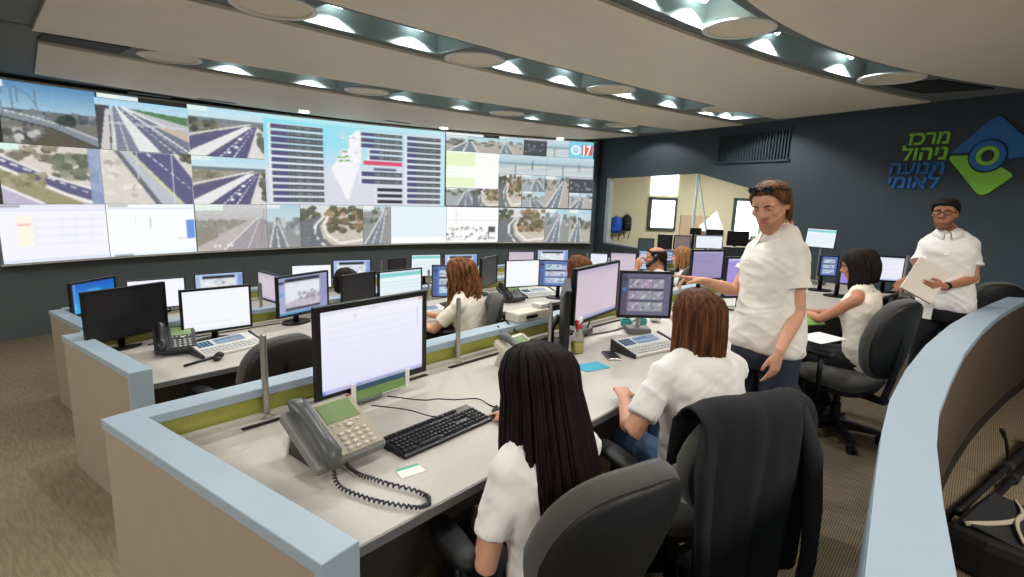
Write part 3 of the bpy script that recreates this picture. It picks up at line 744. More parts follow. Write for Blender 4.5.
def p_hazy(w, h):
    p = Pic(w, h, (158, 150, 144)); p.grad((176, 172, 168), (196, 194, 194), .6, 1); p.rect(0, .52, 1, .66, (130, 128, 124)); p.blobs(50, 0, .4, .6, .66, .02, .05, [(124, 122, 112), (140, 136, 126)])
    p.poly([(.0, .0), (.35, .0), (.88, .7), (.8, .7), (.0, .12)], (176, 168, 164)); p.poly([(.4, 0), (1, 0), (1, .5), (.92, .7), (.86, .7)], (146, 140, 144))
    p.path([(.36, 0), (.87, .7)], .014, (216, 212, 210)); p.path([(.7, 0), (.9, .7)], .01, (206, 202, 202)); p.poly([(0, .1), (.3, .3), (.3, .55), (0, .5)], (128, 122, 104))
    p.line((.9, .1), (.97, .9), .008, (120, 120, 120)); p.rect(0, .88, .38, 1, (220, 236, 226))
    for x in (.22, .28, .4, .45): p.rect(x, .07, x+.04, .12, (226, 226, 226))
    return p.noise(4)
def p_curve(w, h):
    p = Pic(w, h, (190, 180, 164)); p.rect(0, .75, 1, 1, (206, 214, 214)); p.blobs(60, .42, .35, 1, .95, .03, .08, [(82, 76, 46), (120, 98, 62), (150, 118, 84), (70, 72, 50)]); p.blobs(26, 0, .6, .3, .95, .03, .07, G_VEG)
    p.poly([(0, .6), (.28, .72), (.4, .72), (.3, .5), (.34, .2), (.5, 0), (.0, 0)], (92, 96, 100)); p.path([(.36, .72), (.22, .5), (.22, .25), (.36, 0)], .03, (224, 222, 218))
    p.path([(.42, .7), (.36, .5), (.42, .25), (.62, .05), (1, .12)], .03, (232, 226, 216)); p.blobs(8, .1, 0, .4, .25, .03, .05, [(92, 96, 100)]); return p.noise(5)
def p_small(w, h, kind):
    base = [(150, 158, 160), (130, 132, 130), (168, 160, 150)][kind % 3]
    p = Pic(w, h, base); hz = .6+.08*(kind % 4); p.grad((190, 206, 210), (160, 198, 212), hz, 1)
    p.blobs(26, 0, hz-.25, 1, hz+.08, .04, .09, [(72, 80, 66), (110, 112, 100), (150, 146, 136)] if kind % 2 else [(96, 106, 108), (140, 150, 156), (180, 186, 188)])
    vx = .25+.17*(kind % 4); x0, x1 = (.05, .6) if kind % 3 else (.4, 1.05)
    p.poly([(x0, 0), (x1, 0), (vx+.06, hz), (vx-.03, hz)], (104, 112, 122)); p.path([(x0, 0), (vx-.03, hz)], .03, (214, 216, 214)); p.path([(x1, 0), (vx+.06, hz)], .03, (206, 208, 206))
    p.dashes(((x0+x1)/2, 0), (vx, hz), 6, .03, (232, 234, 234)); p.rect(0, .9, .4, 1, (224, 232, 228)); return p.noise(5, k=1)
def p_table(w, h, kind):
    if kind == 0:
        p = Pic(w, h, (240, 238, 250)); p.rect(0, .93, 1, 1, (226, 226, 240)); p.rect(0, .88, 1, .9, (206, 212, 232))
        p.rect(.15, .3, .29, .8, (252, 240, 218)); p.rect(.15, .64, .28, .67, (226, 128, 140))
        for y in np.linspace(.3, .8, 8): p.rect(.3, y, .96, y+.008, (222, 226, 242))
        for x in (.3, .56, .68, .84): p.rect(x, .3, x+.01, .82, (222, 230, 244))
        p.rect(0, .02, 1, .06, (206, 216, 240)); p.rect(.02, .94, .2, .98, (150, 150, 160))
    elif kind == 1:
        p = Pic(w, h, (246, 250, 253)); p.rect(0, .9, 1, .93, (196, 206, 214)); p.rect(.02, .94, .24, .99, (170, 174, 170)); p.rect(.46, .55, .48, .74, (150, 156, 170))
        p.rect(.89, .3, .99, .68, (84, 132, 212)); p.rect(.78, .3, .88, .32, (230, 170, 176)); p.rect(.3, .6, .31, .8, (220, 226, 236)); p.rect(.38, .5, .39, .8, (224, 230, 238)); p.rect(0, .0, 1, .05, (226, 236, 240)); p.rect(.05, .0, .25, .03, (120, 140, 140))
    elif kind == 2:
        p = Pic(w, h, (222, 236, 244)); p.rect(0, 0, 1, .16, (250, 252, 254)); p.rect(0, .97, 1, 1, (200, 220, 232))
    elif kind == 3:
        p = Pic(w, h, (250, 251, 250)); p.rect(.0, .6, .54, .95, (226, 240, 182)); p.rect(0, .02, .54, .3, (228, 241, 186))
        for y in np.linspace(.05, .95, 11): p.rect(0, y, 1, y+.02, (228, 236, 206), .6)
    else:
        p = Pic(w, h, (248, 246, 246)); p.blobs(40, 0, .08, .8, .42, .01, .035, [(150, 160, 140), (96, 110, 96), (190, 196, 190)]); p.rect(.8, .1, .94, .45, (56, 56, 60)); p.rect(.82, .12, .95, .28, (240, 240, 240))
        p.rect(.38, .43, .44, .46, (220, 70, 90)); p.rect(.18, .55, .2, .92, (236, 200, 206)); p.rect(.0, .62, 1, .63, (226, 214, 220))
    return p
def p_map(w, h):
    p = Pic(w, h, (120, 214, 230))
    t = np.clip((p.V-.35)/.4, 0, 1)[..., None]*np.clip(1.15-p.U, 0, 1)[..., None]
    p.a = np.array((212, 212, 226))*(1-t)+np.array((116, 216, 232))*t
    p.a[p.V < .30] = (208, 208, 222); p.rect(.0, .95, 1, 1, (170, 222, 230)); p.rect(.96, 0, 1, 1, (176, 222, 236))
    p.poly([(.482, .93), (.502, .86), (.497, .744), (.503, .62), (.495, .52), (.48, .428), (.447, .225), (.426, .045), (.41, .09), (.384, .225), (.331, .44), (.38, .586), (.405, .64), (.432, .69), (.437, .812), (.46, .88)], (240, 238, 242))
    p.blobs(26, .38, .45, .49, .9, .008, .014, [(226, 216, 220), (250, 248, 250), (214, 210, 214)]); p.blobs(9, .38, .5, .44, .68, .006, .012, [(120, 180, 110), (96, 130, 80), (190, 200, 90)])
    def bars(x0, x1, n, y0, y1, sk=()):
        for i in range(n):
            if i in sk: continue
            y = y1-(y1-y0)*i/(n-1); hh = (y1-y0)/(n-1)*.86
            p.rect(x0-.012, y-hh/2, x1+.004, y+hh/2, (232, 234, 240)); p.rect(x0, y-hh*.36, x1, y+hh*.42, (50, 56, 70)); p.rect(x0+.005, y-hh*.3, x0+(x1-x0)*.3, y+hh*.36, (56, 54, 104))
            for x in np.arange(x0+(x1-x0)*.32, x1-.008, .016): p.rect(x, y-hh*.2, x+.007, y+hh*.24, (120, 132, 120))
    bars(.035, .29, 12, .05, .88); bars(.765, .975, 12, .05, .88)
    bars(.50, .735, 3, .74, .88); bars(.55, .735, 1+1, .60, .67); p.rect(.51, .505, .735, .555, (208, 52, 84)); p.rect(.58, .50, .69, .46, (70, 70, 90)); p.rect(.57, .44, .7, .475, (80, 80, 104))
    bars(.50, .735, 2, .30, .39)
    for y in (.2, .125, .05): p.rect(.59, y-.022, .735, y+.022, (20, 20, 28)); p.rect(.575, y-.02, .588, y+.02, (236, 236, 240))
    return p
def p_date(w, h):
    p = Pic(w, h, (108, 196, 224)); p.ell(.26, .48, .2, .3, (236, 246, 250)); p.ell(.26, .48, .13, .2, (150, 200, 222)); p.line((.26, .48), (.33, .6), .02, (240, 246, 250)); p.rect(.52, .2, .97, .8, (206, 74, 66)); return p
def p_dark(w, h):
    p = Pic(w, h, (44, 48, 52)); p.rect(0, .9, 1, 1, (190, 196, 200)); p.blobs(30, 0, .2, 1, .7, .03, .06, [(60, 66, 70), (120, 126, 130), (34, 36, 40)]); return p.noise(4, k=1)
def p_bay(w, h):
    p = Pic(w, h, (150, 172, 178)); p.grad((196, 206, 206), (170, 186, 194), 0, .5); p.rect(0, .5, 1, .62, (126, 146, 154)); p.grad((160, 190, 202), (190, 210, 220), .62, 1)
    p.path([(0, .2), (.5, .35), (1, .45)], .05, (206, 204, 196)); p.line((.35, .0), (.35, .5), .015, (90, 100, 106)); p.line((.7, .3), (.7, .7), .015, (100, 110, 116)); return p.noise(3, k=1)

# ================================================================== THE VIDEO WALL
vw = empty('video_wall', vw_pt(3, VZ0)); tag(vw, 'huge curved video wall showing traffic camera feeds and a road map', 'video wall')
VO = vw.location.copy()
S_R = VR*math.asin((10.27-VCX)/VR); S_L = -2.02
g = MB(); n = 60
g.loft([[vw_pt(S_L-.03+(S_R-S_L+.06)*i/n, VZ0-.03, o)-VO if z == 0 else vw_pt(S_L-.03+(S_R-S_L+.06)*i/n, VZ1+.03, o)-VO for o, z in ((-.02, 0), (.10, 0), (.10, 1), (-.02, 1))] for i in range(n+1)])
g.build('cabinet', 'seam_grey', vw)
g = MB(); n = 60
for zz in (VZ0-.022, VZ1+.0): g.loft([[vw_pt(S_L-.03+(S_R-S_L+.06)*i/n, zz+dz, o)-VO for o, dz in ((.09, 0), (.125, 0), (.125, .022), (.09, .022))] for i in range(n+1)])
g.build('edge_trim', 'light_plastic', vw)
def s_of(px, lvl):                      # arc length of a seam, read at the level of the feed
    return vw_s(px, lvl)[0]
ROWZ = [VZ0, VZ0+.725, VZ0+1.45, VZ1]
def feed(px0, px1, z0, z1, pic, y=190, nm=None):
    s0, s1 = s_of(px0, y), s_of(px1, y)
    s0 = max(s0, S_L); s1 = min(s1, S_R); pic.a = pic.a*.84+np.array((240, 243, 250))*.16  # pale bluish haze blended into the picture colours
    e = .003
    fn = lambda u, v: vw_pt(s0+e+(s1-s0-2*e)*u, z0+e+(z1-z0-2*e)*v, .106)-VO
    o = pic_mesh('screen_image', pic, fn, 'wall_picture', vw)
    if nm: o['label'] = nm
    return o
Z0, Z1, Z2, Z3 = ROWZ
feed(-4, 93.5, Z2, Z3, p_overpass(96, 64), 110, 'overpass camera feed'); feed(-4, 99, Z1, Z2, p_side_road(96, 64), 172, 'roadside camera feed')
feed(93.5, 186, Z2, Z3-.06, p_highway(96, 64), 125, 'wide highway camera feed'); feed(99, 190, Z1, Z2, p_bridge(96, 64), 175, 'bridge railing camera feed')
q = Pic(20, 5, (206, 226, 232)); q.rect(.05, .2, .5, .8, (236, 238, 226)); feed(93.5, 135, Z3-.06, Z3, q, 95, 'pale caption bar')
feed(186, 262, Z2, Z3, p_motorway(84, 64), 130); feed(190, 265, Z1, Z2, p_motorway(84, 64, True), 180)
feed(262.5, 443, Z1, Z3, p_map(170, 120), 165, 'road map with dark label columns')
feed(-4, 105, Z0, Z1, p_table(90, 50, 0), 230, 'pale spreadsheet'); feed(105, 193, Z0, Z1, p_table(80, 50, 1), 228, 'white form with a blue box')
feed(193.5, 265, Z0, Z1, p_hazy(84, 60), 226); feed(265, 298.5, Z0, Z1, p_small(40, 40, 4), 226); feed(298.5, 361, Z0, Z1, p_curve(76, 52), 225); feed(361, 389, Z0, Z1, p_small(34, 44, 7), 225)
feed(389, 444.5, Z0, Z1, p_table(30, 30, 2), 225, 'blank pale blue window'); feed(444.5, 496.5, Z0, Z1, p_table(60, 44, 4), 225)
def zf(y): return Z3-(Z3-Z0)*(y-139.5)/(242.3-139.5)
feed(444, 497, zf(156), Z3-.05, p_small(56, 30, 5), 145); feed(444, 482, Z3-.05, Z3, Pic(6, 4, (230, 240, 240)), 133, 'pale caption bar')
feed(444, 497, zf(190), zf(156), p_table(50, 34, 3), 172, 'white and yellow table'); feed(444, 471, zf(207), zf(190), p_small(34, 26, 3), 199); feed(471, 497, zf(207), zf(190), p_curve(36, 28), 199)
feed(497, 522, zf(156), Z3, p_small(32, 28, 8), 147); feed(522, 545, zf(156), Z3, p_dark(32, 28), 147); feed(545, 568, zf(156), Z3, p_bay(30, 28), 147)
fd = feed(568, 592, zf(156), Z3, p_date(48, 40), 147, 'blue tile with a white clock and a red date square')
feed(497, 545, zf(175), zf(156), p_bay(56, 28), 165); feed(545, 592, zf(175), zf(156), p_bay(50, 28), 165)
feed(497, 520, zf(207), zf(175), p_curve(36, 44), 190); feed(520, 543, zf(191), zf(175), p_small(32, 26, 6), 183); feed(520, 543, zf(207), zf(191), p_small(32, 26, 9), 199)
feed(543, 567, zf(207), zf(175), p_small(36, 44, 11), 190); feed(567, 591, zf(191), zf(175), p_dark(32, 26), 183); feed(567, 591, zf(207), zf(191), p_small(32, 26, 2), 199)
feed(497, 543, Z0, Z1, p_curve(60, 50), 225); feed(543, 567, Z0, Z1, p_small(36, 44, 10), 225); feed(567, 590, Z0, Z1, p_small(36, 44, 5), 225)
# the number 17 on the date tile
cu = bpy.data.curves.new('date', 'FONT'); cu.body = '17'; cu.size = 1; cu.offset = .02
t = bpy.data.objects.new('date', cu); COL.objects.link(t)
me = bpy.data.meshes.new_from_object(t.evaluated_get(bpy.context.evaluated_depsgraph_get())); bpy.data.objects.remove(t)
s0, s1 = s_of(580.6, 147), s_of(590.6, 147); zc = (zf(156)+Z3)/2
xs_ = [v.co.x for v in me.vertices]
for v in me.vertices:
    u = (v.co.x-min(xs_))/(max(xs_)-min(xs_)); v.co = vw_pt(s0+(s1-s0)*(.12+.76*u), zc-.11+v.co.y*.30, .109)-VO
mt_ = mat('date_white', (255, 255, 255), .4, emit=(255, 250, 246), strength=1.0); me.materials.clear(); me.materials.append(mt_)
o = bpy.data.objects.new('date_number', me); COL.objects.link(o); o.parent = vw
# ================================================================== DESK ROWS
DZ1, DZ2, DZ3 = T1+.75, T2+.75, T3+.75
def frange(a, b_, n): return [a+(b_-a)*i/n for i in range(n+1)]
def desk_row(name, label, tz, dz, cz, yback, yfront, x0, x1, P_of, P_nf, posts=()):
    """P_of: outer far corner of the end panel, P_nf: outer near corner (both x, y); the rest runs along x, gently bent"""
    r_ = empty(name, (P_of[0], P_of[1], tz)); tag(r_, label, 'desk', 'rows of control desks'); O = Vector(r_.location)
    L = lambda x, y, z: (x-O.x, y-O.y, z-O.z)
    xs = frange(x0, x1, 30)
    def strip(ya, yb, za, zb, xa=None):
        g = MB(); rr = []
        for x in (xs if xa is None else frange(xa, x1, 30)):
            rr.append([L(x, ya+bend(x), za), L(x, yb+bend(x), za), L(x, yb+bend(x), zb), L(x, ya+bend(x), zb)])
        g.loft(rr); return g
    w = .105
    # end panel: body and its blue cap that also wraps the near end
    ang = math.atan2(P_nf[1]-P_of[1], P_nf[0]-P_of[0]); dirv = Vector((math.cos(ang), math.sin(ang), 0)); sd = Vector((-dirv.y, dirv.x, 0))
    A = Vector((*P_of, 0)); B = Vector((*P_nf, 0))
    poly = [A+sd*.008+dirv*.0, A+sd*(w-.008), B-dirv*.03+sd*(w-.008), B-dirv*.03+sd*.008]
    g = MB(); g.prism([(p.x-O.x, p.y-O.y) for p in poly], 0, cz-tz-.035); g.build('end_panel', 'panel_beige', r_)
    g = MB()
    poly = [A, A+sd*w, B+sd*w, B]; g.prism([(p.x-O.x, p.y-O.y) for p in poly], cz-tz-.035, cz-tz)
    poly = [B-dirv*.03, B-dirv*.03+sd*w, B+sd*w, B]; g.prism([(p.x-O.x, p.y-O.y) for p in poly], 0.02, cz-tz-.03)
    g.build('end_panel_cap', 'cap_blue', r_, bevel=.003)
    xs = frange(A.x+w*.97, x1, 30)
    strip(yback-w, yback, cz-.036, cz-.0012).build('divider_cap', 'cap_blue', r_, bevel=.003)
    strip(yback-.085, yback-.02, dz-.05, cz-.035).build('divider_panel', 'divider_green', r_)
    strip(yback-.08, yback-.025, tz+.0, dz-.05).build('divider_base', 'panel_beige', r_)
    xs = frange(x0, x1, 30)
    strip(yfront, yback-.088, dz-.028, dz, x0).build('desktop', 'desk_laminate', r_, bevel=.004)
    strip(yfront-.006, yfront-.001, dz-.032, dz-.003, x0).build('edge_band', 'grey_plastic', r_)
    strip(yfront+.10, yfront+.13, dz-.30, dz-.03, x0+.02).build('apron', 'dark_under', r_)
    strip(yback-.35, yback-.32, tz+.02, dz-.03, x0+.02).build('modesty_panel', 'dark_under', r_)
    # rail and cable slots along the back of the top
    strip(yback-.13, yback-.10, dz, dz+.018, x0+.05).build('back_rail', 'desk_laminate', r_)
    k = 0; x = x0+.25
    while x < x1-.6:
        g = MB(); rr = [[L(q, yback-.185+bend(q), dz+.0005), L(q, yback-.16+bend(q), dz+.0005), L(q, yback-.16+bend(q), dz+.003), L(q, yback-.185+bend(q), dz+.003)] for q in frange(x, x+.9, 6)]
        g.loft(rr); g.build('cable_slot', 'black_matte', r_); x += 1.05
    for x in frange(x0+1.6, x1-.05, max(1, int((x1-x0)/1.7))):
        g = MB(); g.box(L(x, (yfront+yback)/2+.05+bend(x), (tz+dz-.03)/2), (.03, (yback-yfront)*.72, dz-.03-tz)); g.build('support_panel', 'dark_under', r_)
    return r_
desk_row('control_desk', 'front row control desk with pale blue caps and green divider', T1, DZ1, 1.04, 2.17, 1.11, .52, 7.0, (.375, 2.15), (.52, .97))
desk_row('control_desk', 'second row control desk behind the front row desk', T2, DZ2, .87, 4.22, 3.25, .75, 8.3, (.58, 4.16), (.68, 3.13))
desk_row('control_desk', 'farthest row control desk nearest the video wall', T3, DZ3, .625, 6.30, 5.25, .98, 9.0, (.80, 6.22), (.90, 5.15))

# the curved barrier by the camera
bo = [(-.6, .0), (.2, .04), (.8, .06), (1.23, .08), (1.70, .125), (2.11, .16), (2.47, .18), (2.99, .18), (3.62, .15), (4.37, .08), (5.0, -.01), (5.56, -.11), (6.2, -.235), (6.85, -.38), (7.2, -.47)]
wid = [.15, .155, .155, .16, .15, .148, .155, .17, .17, .165, .15, .14, .13, .12, .12]
def barr(o0, o1, z0, z1):
    g = MB(); rr = []
    for (x, y), w_ in zip(bo, wid):
        ya, yb = y-w_*o1, y-w_*o0
        rr.append([(x, ya, z0), (x, yb, z0), (x, yb, z1), (x, ya, z1)])
    g.loft(rr); return g
ba = empty('curved_barrier', (1.2, .05, T1)); tag(ba, 'curved barrier with a wide pale blue top and brown inner face', 'barrier'); ba.location = (0, 0, 0)
barr(0, 1, 1.062, 1.10).build('barrier_top', 'cap_blue', ba, bevel=.003)
barr(.08, .9, T1, 1.062).build('barrier_body', 'barrier_brown', ba)
barr(-.01, .03, T1, 1.055).build('outer_face', 'barrier_edge', ba)
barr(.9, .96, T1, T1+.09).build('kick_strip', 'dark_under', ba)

# ================================================================== MONITORS
def doc(w=40, h=26, bg=(236, 236, 250), hd=(214, 216, 236), tb=(180, 186, 222), lines=6):
    p = Pic(w, h, bg); p.rect(0, .93, 1, 1, hd); p.rect(0, 0, 1, .045, tb)
    for y in np.linspace(.2, .85, lines): p.rect(.05, y, rng.uniform(.4, .9), y+.02, tuple(c-9 for c in bg))
    return p
def scr_front():
    p = Pic(90, 58, (236, 236, 252)); p.grad((226, 226, 250), (242, 242, 253)); p.rect(0, .95, 1, 1, (226, 226, 240)); p.rect(.3, .88, .32, .91, (190, 190, 200))
    for x in (.44, .48, .52): p.rect(x, .935, x+.015, .95, (196, 196, 210))
    for y in np.linspace(.2, .82, 8): p.rect(.06, y, .9, y+.012, (229, 230, 247))
    p.rect(.94, .58, .955, .86, (200, 202, 230)); p.rect(.965, .955, .99, .985, (226, 130, 140)); p.rect(0, 0, 1, .05, (176, 180, 226)); p.rect(.0, .0, .03, .05, (96, 130, 210)); p.rect(.2, .01, .23, .04, (220, 180, 160)); p.rect(.32, .01, .35, .04, (140, 160, 220))
    return p
def scr_desktop():
    p = Pic(40, 26, (44, 130, 214)); p.a = np.array((40, 170, 226))+(np.array((18, 92, 190))-np.array((40, 170, 226)))*p.V[..., None]; p.ell(.5, .55, .22, .25, (110, 196, 236), .5); p.ell(.5, .62, .05, .06, (210, 120, 110), .7)
    for y in np.linspace(.15, .92, 7): p.rect(.03, y, .07, y+.06, (206, 220, 236))
    return p
def scr_cam():
    p = Pic(52, 34, (150, 160, 196)); p.rect(.13, .12, .84, .93, (226, 228, 240)); p.rect(.13, .87, .84, .94, (26, 28, 40)); p.rect(.13, .1, .84, .17, (30, 32, 46)); p.grad((226, 228, 240), (196, 198, 216), .5, .86) if 0 else None
    p.poly([(.13, .3), (.4, .4), (.84, .46), (.84, .2), (.13, .17)], (190, 184, 200)); p.blobs(24, .4, .36, .82, .56, .02, .04, [(150, 142, 160), (170, 160, 176)]); p.rect(0, 0, 1, .06, (60, 150, 196)); p.rect(.0, .06, .12, .95, (164, 172, 206)); p.rect(.03, .5, .09, .58, (80, 160, 210)); p.rect(.0, .84, .1, .9, (30, 36, 60)); p.rect(.86, .1, 1, .95, (148, 146, 190)); return p.noise(6, k=1)
def scr_pic2():
    p = Pic(46, 30, (170, 190, 226)); p.rect(.1, .06, .86, .92, (222, 228, 236)); p.rect(.14, .82, .84, .9, (24, 28, 36)); p.blobs(18, .15, .1, .8, .75, .02, .06, [(150, 160, 176), (190, 196, 206), (240, 242, 246)]); p.path([(.12, .7), (.8, .2)], .03, (246, 246, 250)); p.rect(.9, 0, 1, .94, (130, 156, 214)); return p.noise(6, k=1)
def scr_multi(tint=(150, 156, 196), cell=(176, 172, 192), n=(3, 3)):
    p = Pic(56, 46, tint); p.rect(.0, .0, .12, 1, tuple(int(c*.8) for c in tint)); p.rect(.02, .58, .1, .66, (70, 130, 190)); p.rect(.02, .84, .12, .88, (30, 30, 40))
    for i in range(n[0]):
        for j in range(n[1]):
            x0, y0 = .16+.24*i, .1+.28*j
            p.rect(x0, y0, x0+.225, y0+.22, tuple(int(c+rng.integers(-10, 10)) for c in cell)); p.rect(x0, y0+.22, x0+.225, y0+.25, (40, 38, 52))
            p.path([(x0+.02, y0+.02), (x0+.12, y0+.12), (x0+.2, y0+.2)], .014, (220, 216, 226)); p.blobs(5, x0+.03, y0+.03, x0+.2, y0+.19, .012, .03, [(112, 106, 130), (140, 134, 150)])
    return p
def scr_off(c=(5, 5, 6)): return Pic(4, 3, c)
def scr_teal():
    p = Pic(46, 28, (236, 246, 250)); p.rect(0, .84, 1, .93, (120, 206, 206)); p.rect(0, .93, 1, 1, (222, 232, 240))
    for y in np.linspace(.1, .78, 7): p.rect(.04, y, .96, y+.012, (206, 226, 236))
    return p
def scr_pink(): return doc(44, 30, (208, 190, 204), (186, 174, 198), (150, 156, 196), 7).rect(.1, .2, .5, .8, (206, 192, 204), .6)
def scr_purple(): return doc(40, 28, (160, 144, 218), (196, 194, 234), (140, 128, 200), 3)
def scr_white(): return doc(40, 26, (246, 248, 253), (240, 243, 250), (232, 238, 248), 5)
def scr_blue(): return scr_multi((96, 124, 186), (190, 206, 226))

def monitor(label, BL, BR, zb, h, dz, pic, bez=.016, stand='foot', tilt=0.0, case='black_plastic', group='desk monitors'):
    BL = Vector((BL[0], BL[1], 0)); BR = Vector((BR[0], BR[1], 0)); W = (BR-BL).length; yaw = math.atan2(BR.y-BL.y, BR.x-BL.x)
    c = (BL+BR)/2; back = Vector((-math.sin(yaw), math.cos(yaw), 0))
    r_ = empty('monitor', (c.x, c.y, dz), yaw); tag(r_, label, 'monitor', group)
    b0 = zb-dz; tm = Matrix.Translation((0, 0, b0)) @ Matrix.Rotation(tilt, 4, 'X')
    T = lambda x, y, z: tm @ Vector((x, y, z))
    g = MB()
    g.loft([[T(sx*W/2*k, y, h/2+sz*h/2*k2) for sx, sz in ((-1, -1), (1, -1), (1, 1), (-1, 1))] for y, k, k2 in ((.004, 1, 1), (.022, 1, 1), (.034, .9, .88), (.05, .55, .55))])
    g.build('housing', case, r_, bevel=.003)
    g = MB()
    bz = bez
    for x0, x1, z0, z1 in ((-W/2, W/2, 0, bz*1.15), (-W/2, W/2, h-bz, h), (-W/2, -W/2+bz, bz*1.15, h-bz), (W/2-bz, W/2, bz*1.15, h-bz)):
        g.loft([[T(x0, -.008, z0), T(x1, -.008, z0), T(x1, .004, z0), T(x0, .004, z0)], [T(x0, -.008, z1), T(x1, -.008, z1), T(x1, .004, z1), T(x0, .004, z1)]])
    g.build('bezel', case, r_)
    pic_mesh('screen', pic, lambda u, v: T(-W/2+bz+(W-2*bz)*u, -.002, bz*1.15+(h-bz*2.15)*v), 'monitor_picture', r_)
    if stand == 'foot':
        g = MB(); g.tube([(0, .10, .012), (0, .095, b0+h*.25), (0, .05, b0+h*.45)], [.022, .02, .02], 10); g.build('neck', case, r_, smooth=True)
        g = MB(); g.loft([[(.12*math.cos(a), .1+.085*math.sin(a), z) for a in [2*math.pi*j/24 for j in range(24)]] for z in (0, .012)]); g.build('foot', case, r_)
    elif stand == 'pole':
        g = MB(); g.tube([(0, .11, .0), (0, .11, b0+h*.7)], .016, 12); g.tube([(0, .11, b0+h*.5), (0, .045, b0+h*.5)], .014, 8); g.build('neck', 'silver', r_, smooth='auto')
        g = MB(); g.box((0, .11, .02), (.16, .12, .04), bev=.008); g.build('foot', 'grey_plastic', r_)
    return r_
def mono(label, bl, yaw, W, zb, h, dz, pic, **k):
    return monitor(label, bl, (bl[0]+W*math.cos(R(yaw)), bl[1]+W*math.sin(R(yaw))), zb, h, dz, pic, **k)
# front row
monitor('large monitor with a pale lavender page beside the grey desk phone', (1.00, 1.86), (1.56, 1.88), 1.0, .385, DZ1, scr_front(), bez=.022, stand='pole')
monitor('tilted monitor with a pinkish page behind the yellow spray bottle', (2.63, 1.79), (3.24, 1.85), 1.05, .35, DZ1, scr_pink(), stand='pole')
monitor('square monitor with a grid of camera pictures above the white console', (3.05, 1.73), (3.30, 1.475), 1.05, .31, DZ1, scr_multi((98, 96, 122), (158, 151, 166)), stand='pole')
mono('purple grey monitor just above the pointing arm', (4.53, 1.88), -32, .34, 1.12, .27, DZ1, doc(36, 26, (156, 146, 186), (176, 170, 206), (130, 130, 170), 4))
mono('bright purple monitor under the pointing arm', (4.36, 1.52), -31, .50, 1.04, .34, DZ1, scr_purple())
p_ = at(559, 345, DZ1)
mono('black monitor seen edge on beside the yellow spray bottle', (2.43, 1.68), 36.5, .46, .945, .36, DZ1, scr_off(), bez=.012)
p_ = dep(873, 281, 5.6); mono('monitor with a pale page to the right of the dark haired seated woman', (p_.x, p_.y), -62, .27, p_.z, .27, DZ1+bend(6)*0, doc())
for px0, px1, y0, y1, D, lab, pc in ((783, 797, 255, 277, 5.3, 'small bright monitor between the standing man and the dark haired woman', scr_white()), (818, 836, 255, 276, 5.5, 'bluish monitor with camera pictures left of the dark haired woman', scr_blue()), (838, 850, 262, 284, 5.2, 'purple monitor close to the face of the dark haired woman', scr_purple())):
    a = dep(px0, y1, D); c = dep(px1, y1, D); hh = dep(px0, y0, D).z-a.z
    monitor(lab, (a.x, a.y), (c.x, c.y), a.z, hh, DZ1, pc, bez=.01)
a = dep(804, 246, 6.0); c = dep(834, 250, 5.8)
monitor('high tilted monitor with a pale blue schedule right of the standing man', (a.x, a.y), (c.x, c.y), (a.z+c.z)/2, .215, DZ1, scr_teal(), bez=.008, tilt=R(-12), stand='pole')
# second row
monitor('switched off black monitor at the left end of the second desk row', (.66, 3.94), (1.13, 4.07), .84, .32, DZ2, scr_off(), bez=.012)
monitor('bright white monitor behind the white keypad console', (1.13, 3.80), (1.56, 3.76), .84, .30, DZ2, scr_white(), bez=.014)
monitor('monitor with one large camera picture and a dark title bar', (1.78, 3.84), (2.25, 3.94), .84, .315, DZ2, scr_cam(), bez=.014)
monitor('dark glossy monitor turned away beside the teal headed page', (2.41, 4.0), (2.77, 4.04), .80, .285, DZ2, scr_off((14, 14, 16)), bez=.008)
monitor('monitor with a teal headed table behind the large lavender monitor', (2.79, 4.02), (3.27, 4.0), .76, .32, DZ2, scr_teal(), bez=.012)
mono('blue monitor with camera pictures in front of the curly haired woman', (3.19, 3.76), -42, .42, .84, .30, DZ2, scr_blue(), bez=.01)
monitor('white monitor on a silver pole right of the curly haired woman', (3.84, 3.43), (4.19, 3.29), .9, .27, DZ2, scr_white(), bez=.008, stand='pole')
mono('blue monitor with nine camera pictures beside the white pole monitor', (4.22, 3.33), -45, .46, .89, .27, DZ2, scr_blue(), bez=.01)
mono('dark monitor seen nearly edge on left of the white pole monitor', (3.78, 3.70), 20, .4, .86, .30, DZ2, scr_off((30, 26, 34)), bez=.01)
def farm(lab, px0, y0, px1, y1, D0, D1, pc, dz, **k):
    a = dep(px0, y1, D0); c = dep(px1, y1, D1); t = dep(px0, y0, D0)
    return monitor(lab, (a.x, a.y), (c.x, c.y), (a.z+c.z)/2, t.z-a.z, dz, pc, bez=.01, **k)
farm('small white monitor left of the pink page monitor', 589, 252.5, 607, 270, 6.2, 6.2, doc(), DZ2)
farm('monitor with a pale pink page left of the man on the phone', 609, 252, 635, 274, 6.15, 6.15, scr_pink(), DZ2)
farm('bluish monitor in front of the man on the phone', 637, 250, 650, 270, 6.5, 6.5, scr_multi((170, 196, 226), (206, 216, 230)), DZ2)
farm('bluish monitor just right of the head of the man on the phone', 663, 250, 673, 262, 6.6, 6.6, scr_blue(), DZ2)
farm('dark blank monitor below the backpacks', 637.5, 238, 653.5, 252, 7.9, 7.9, scr_off((52, 62, 66)), DZ2)
farm('black monitor above the head of the man on the phone', 657, 234.5, 671.5, 249.5, 7.8, 7.8, scr_off(), DZ2)
farm('brownish monitor left of the raised white display', 673, 235, 690, 249.5, 7.7, 7.7, doc(30, 22, (126, 112, 110), (100, 90, 90), (90, 84, 86), 4), DZ2)
farm('raised white monitor with a pale schedule in front of the glass', 694.5, 235, 722, 249, 7.4, 7.4, doc(40, 22, (236, 242, 252), (206, 214, 240), (206, 214, 236), 6), DZ2)
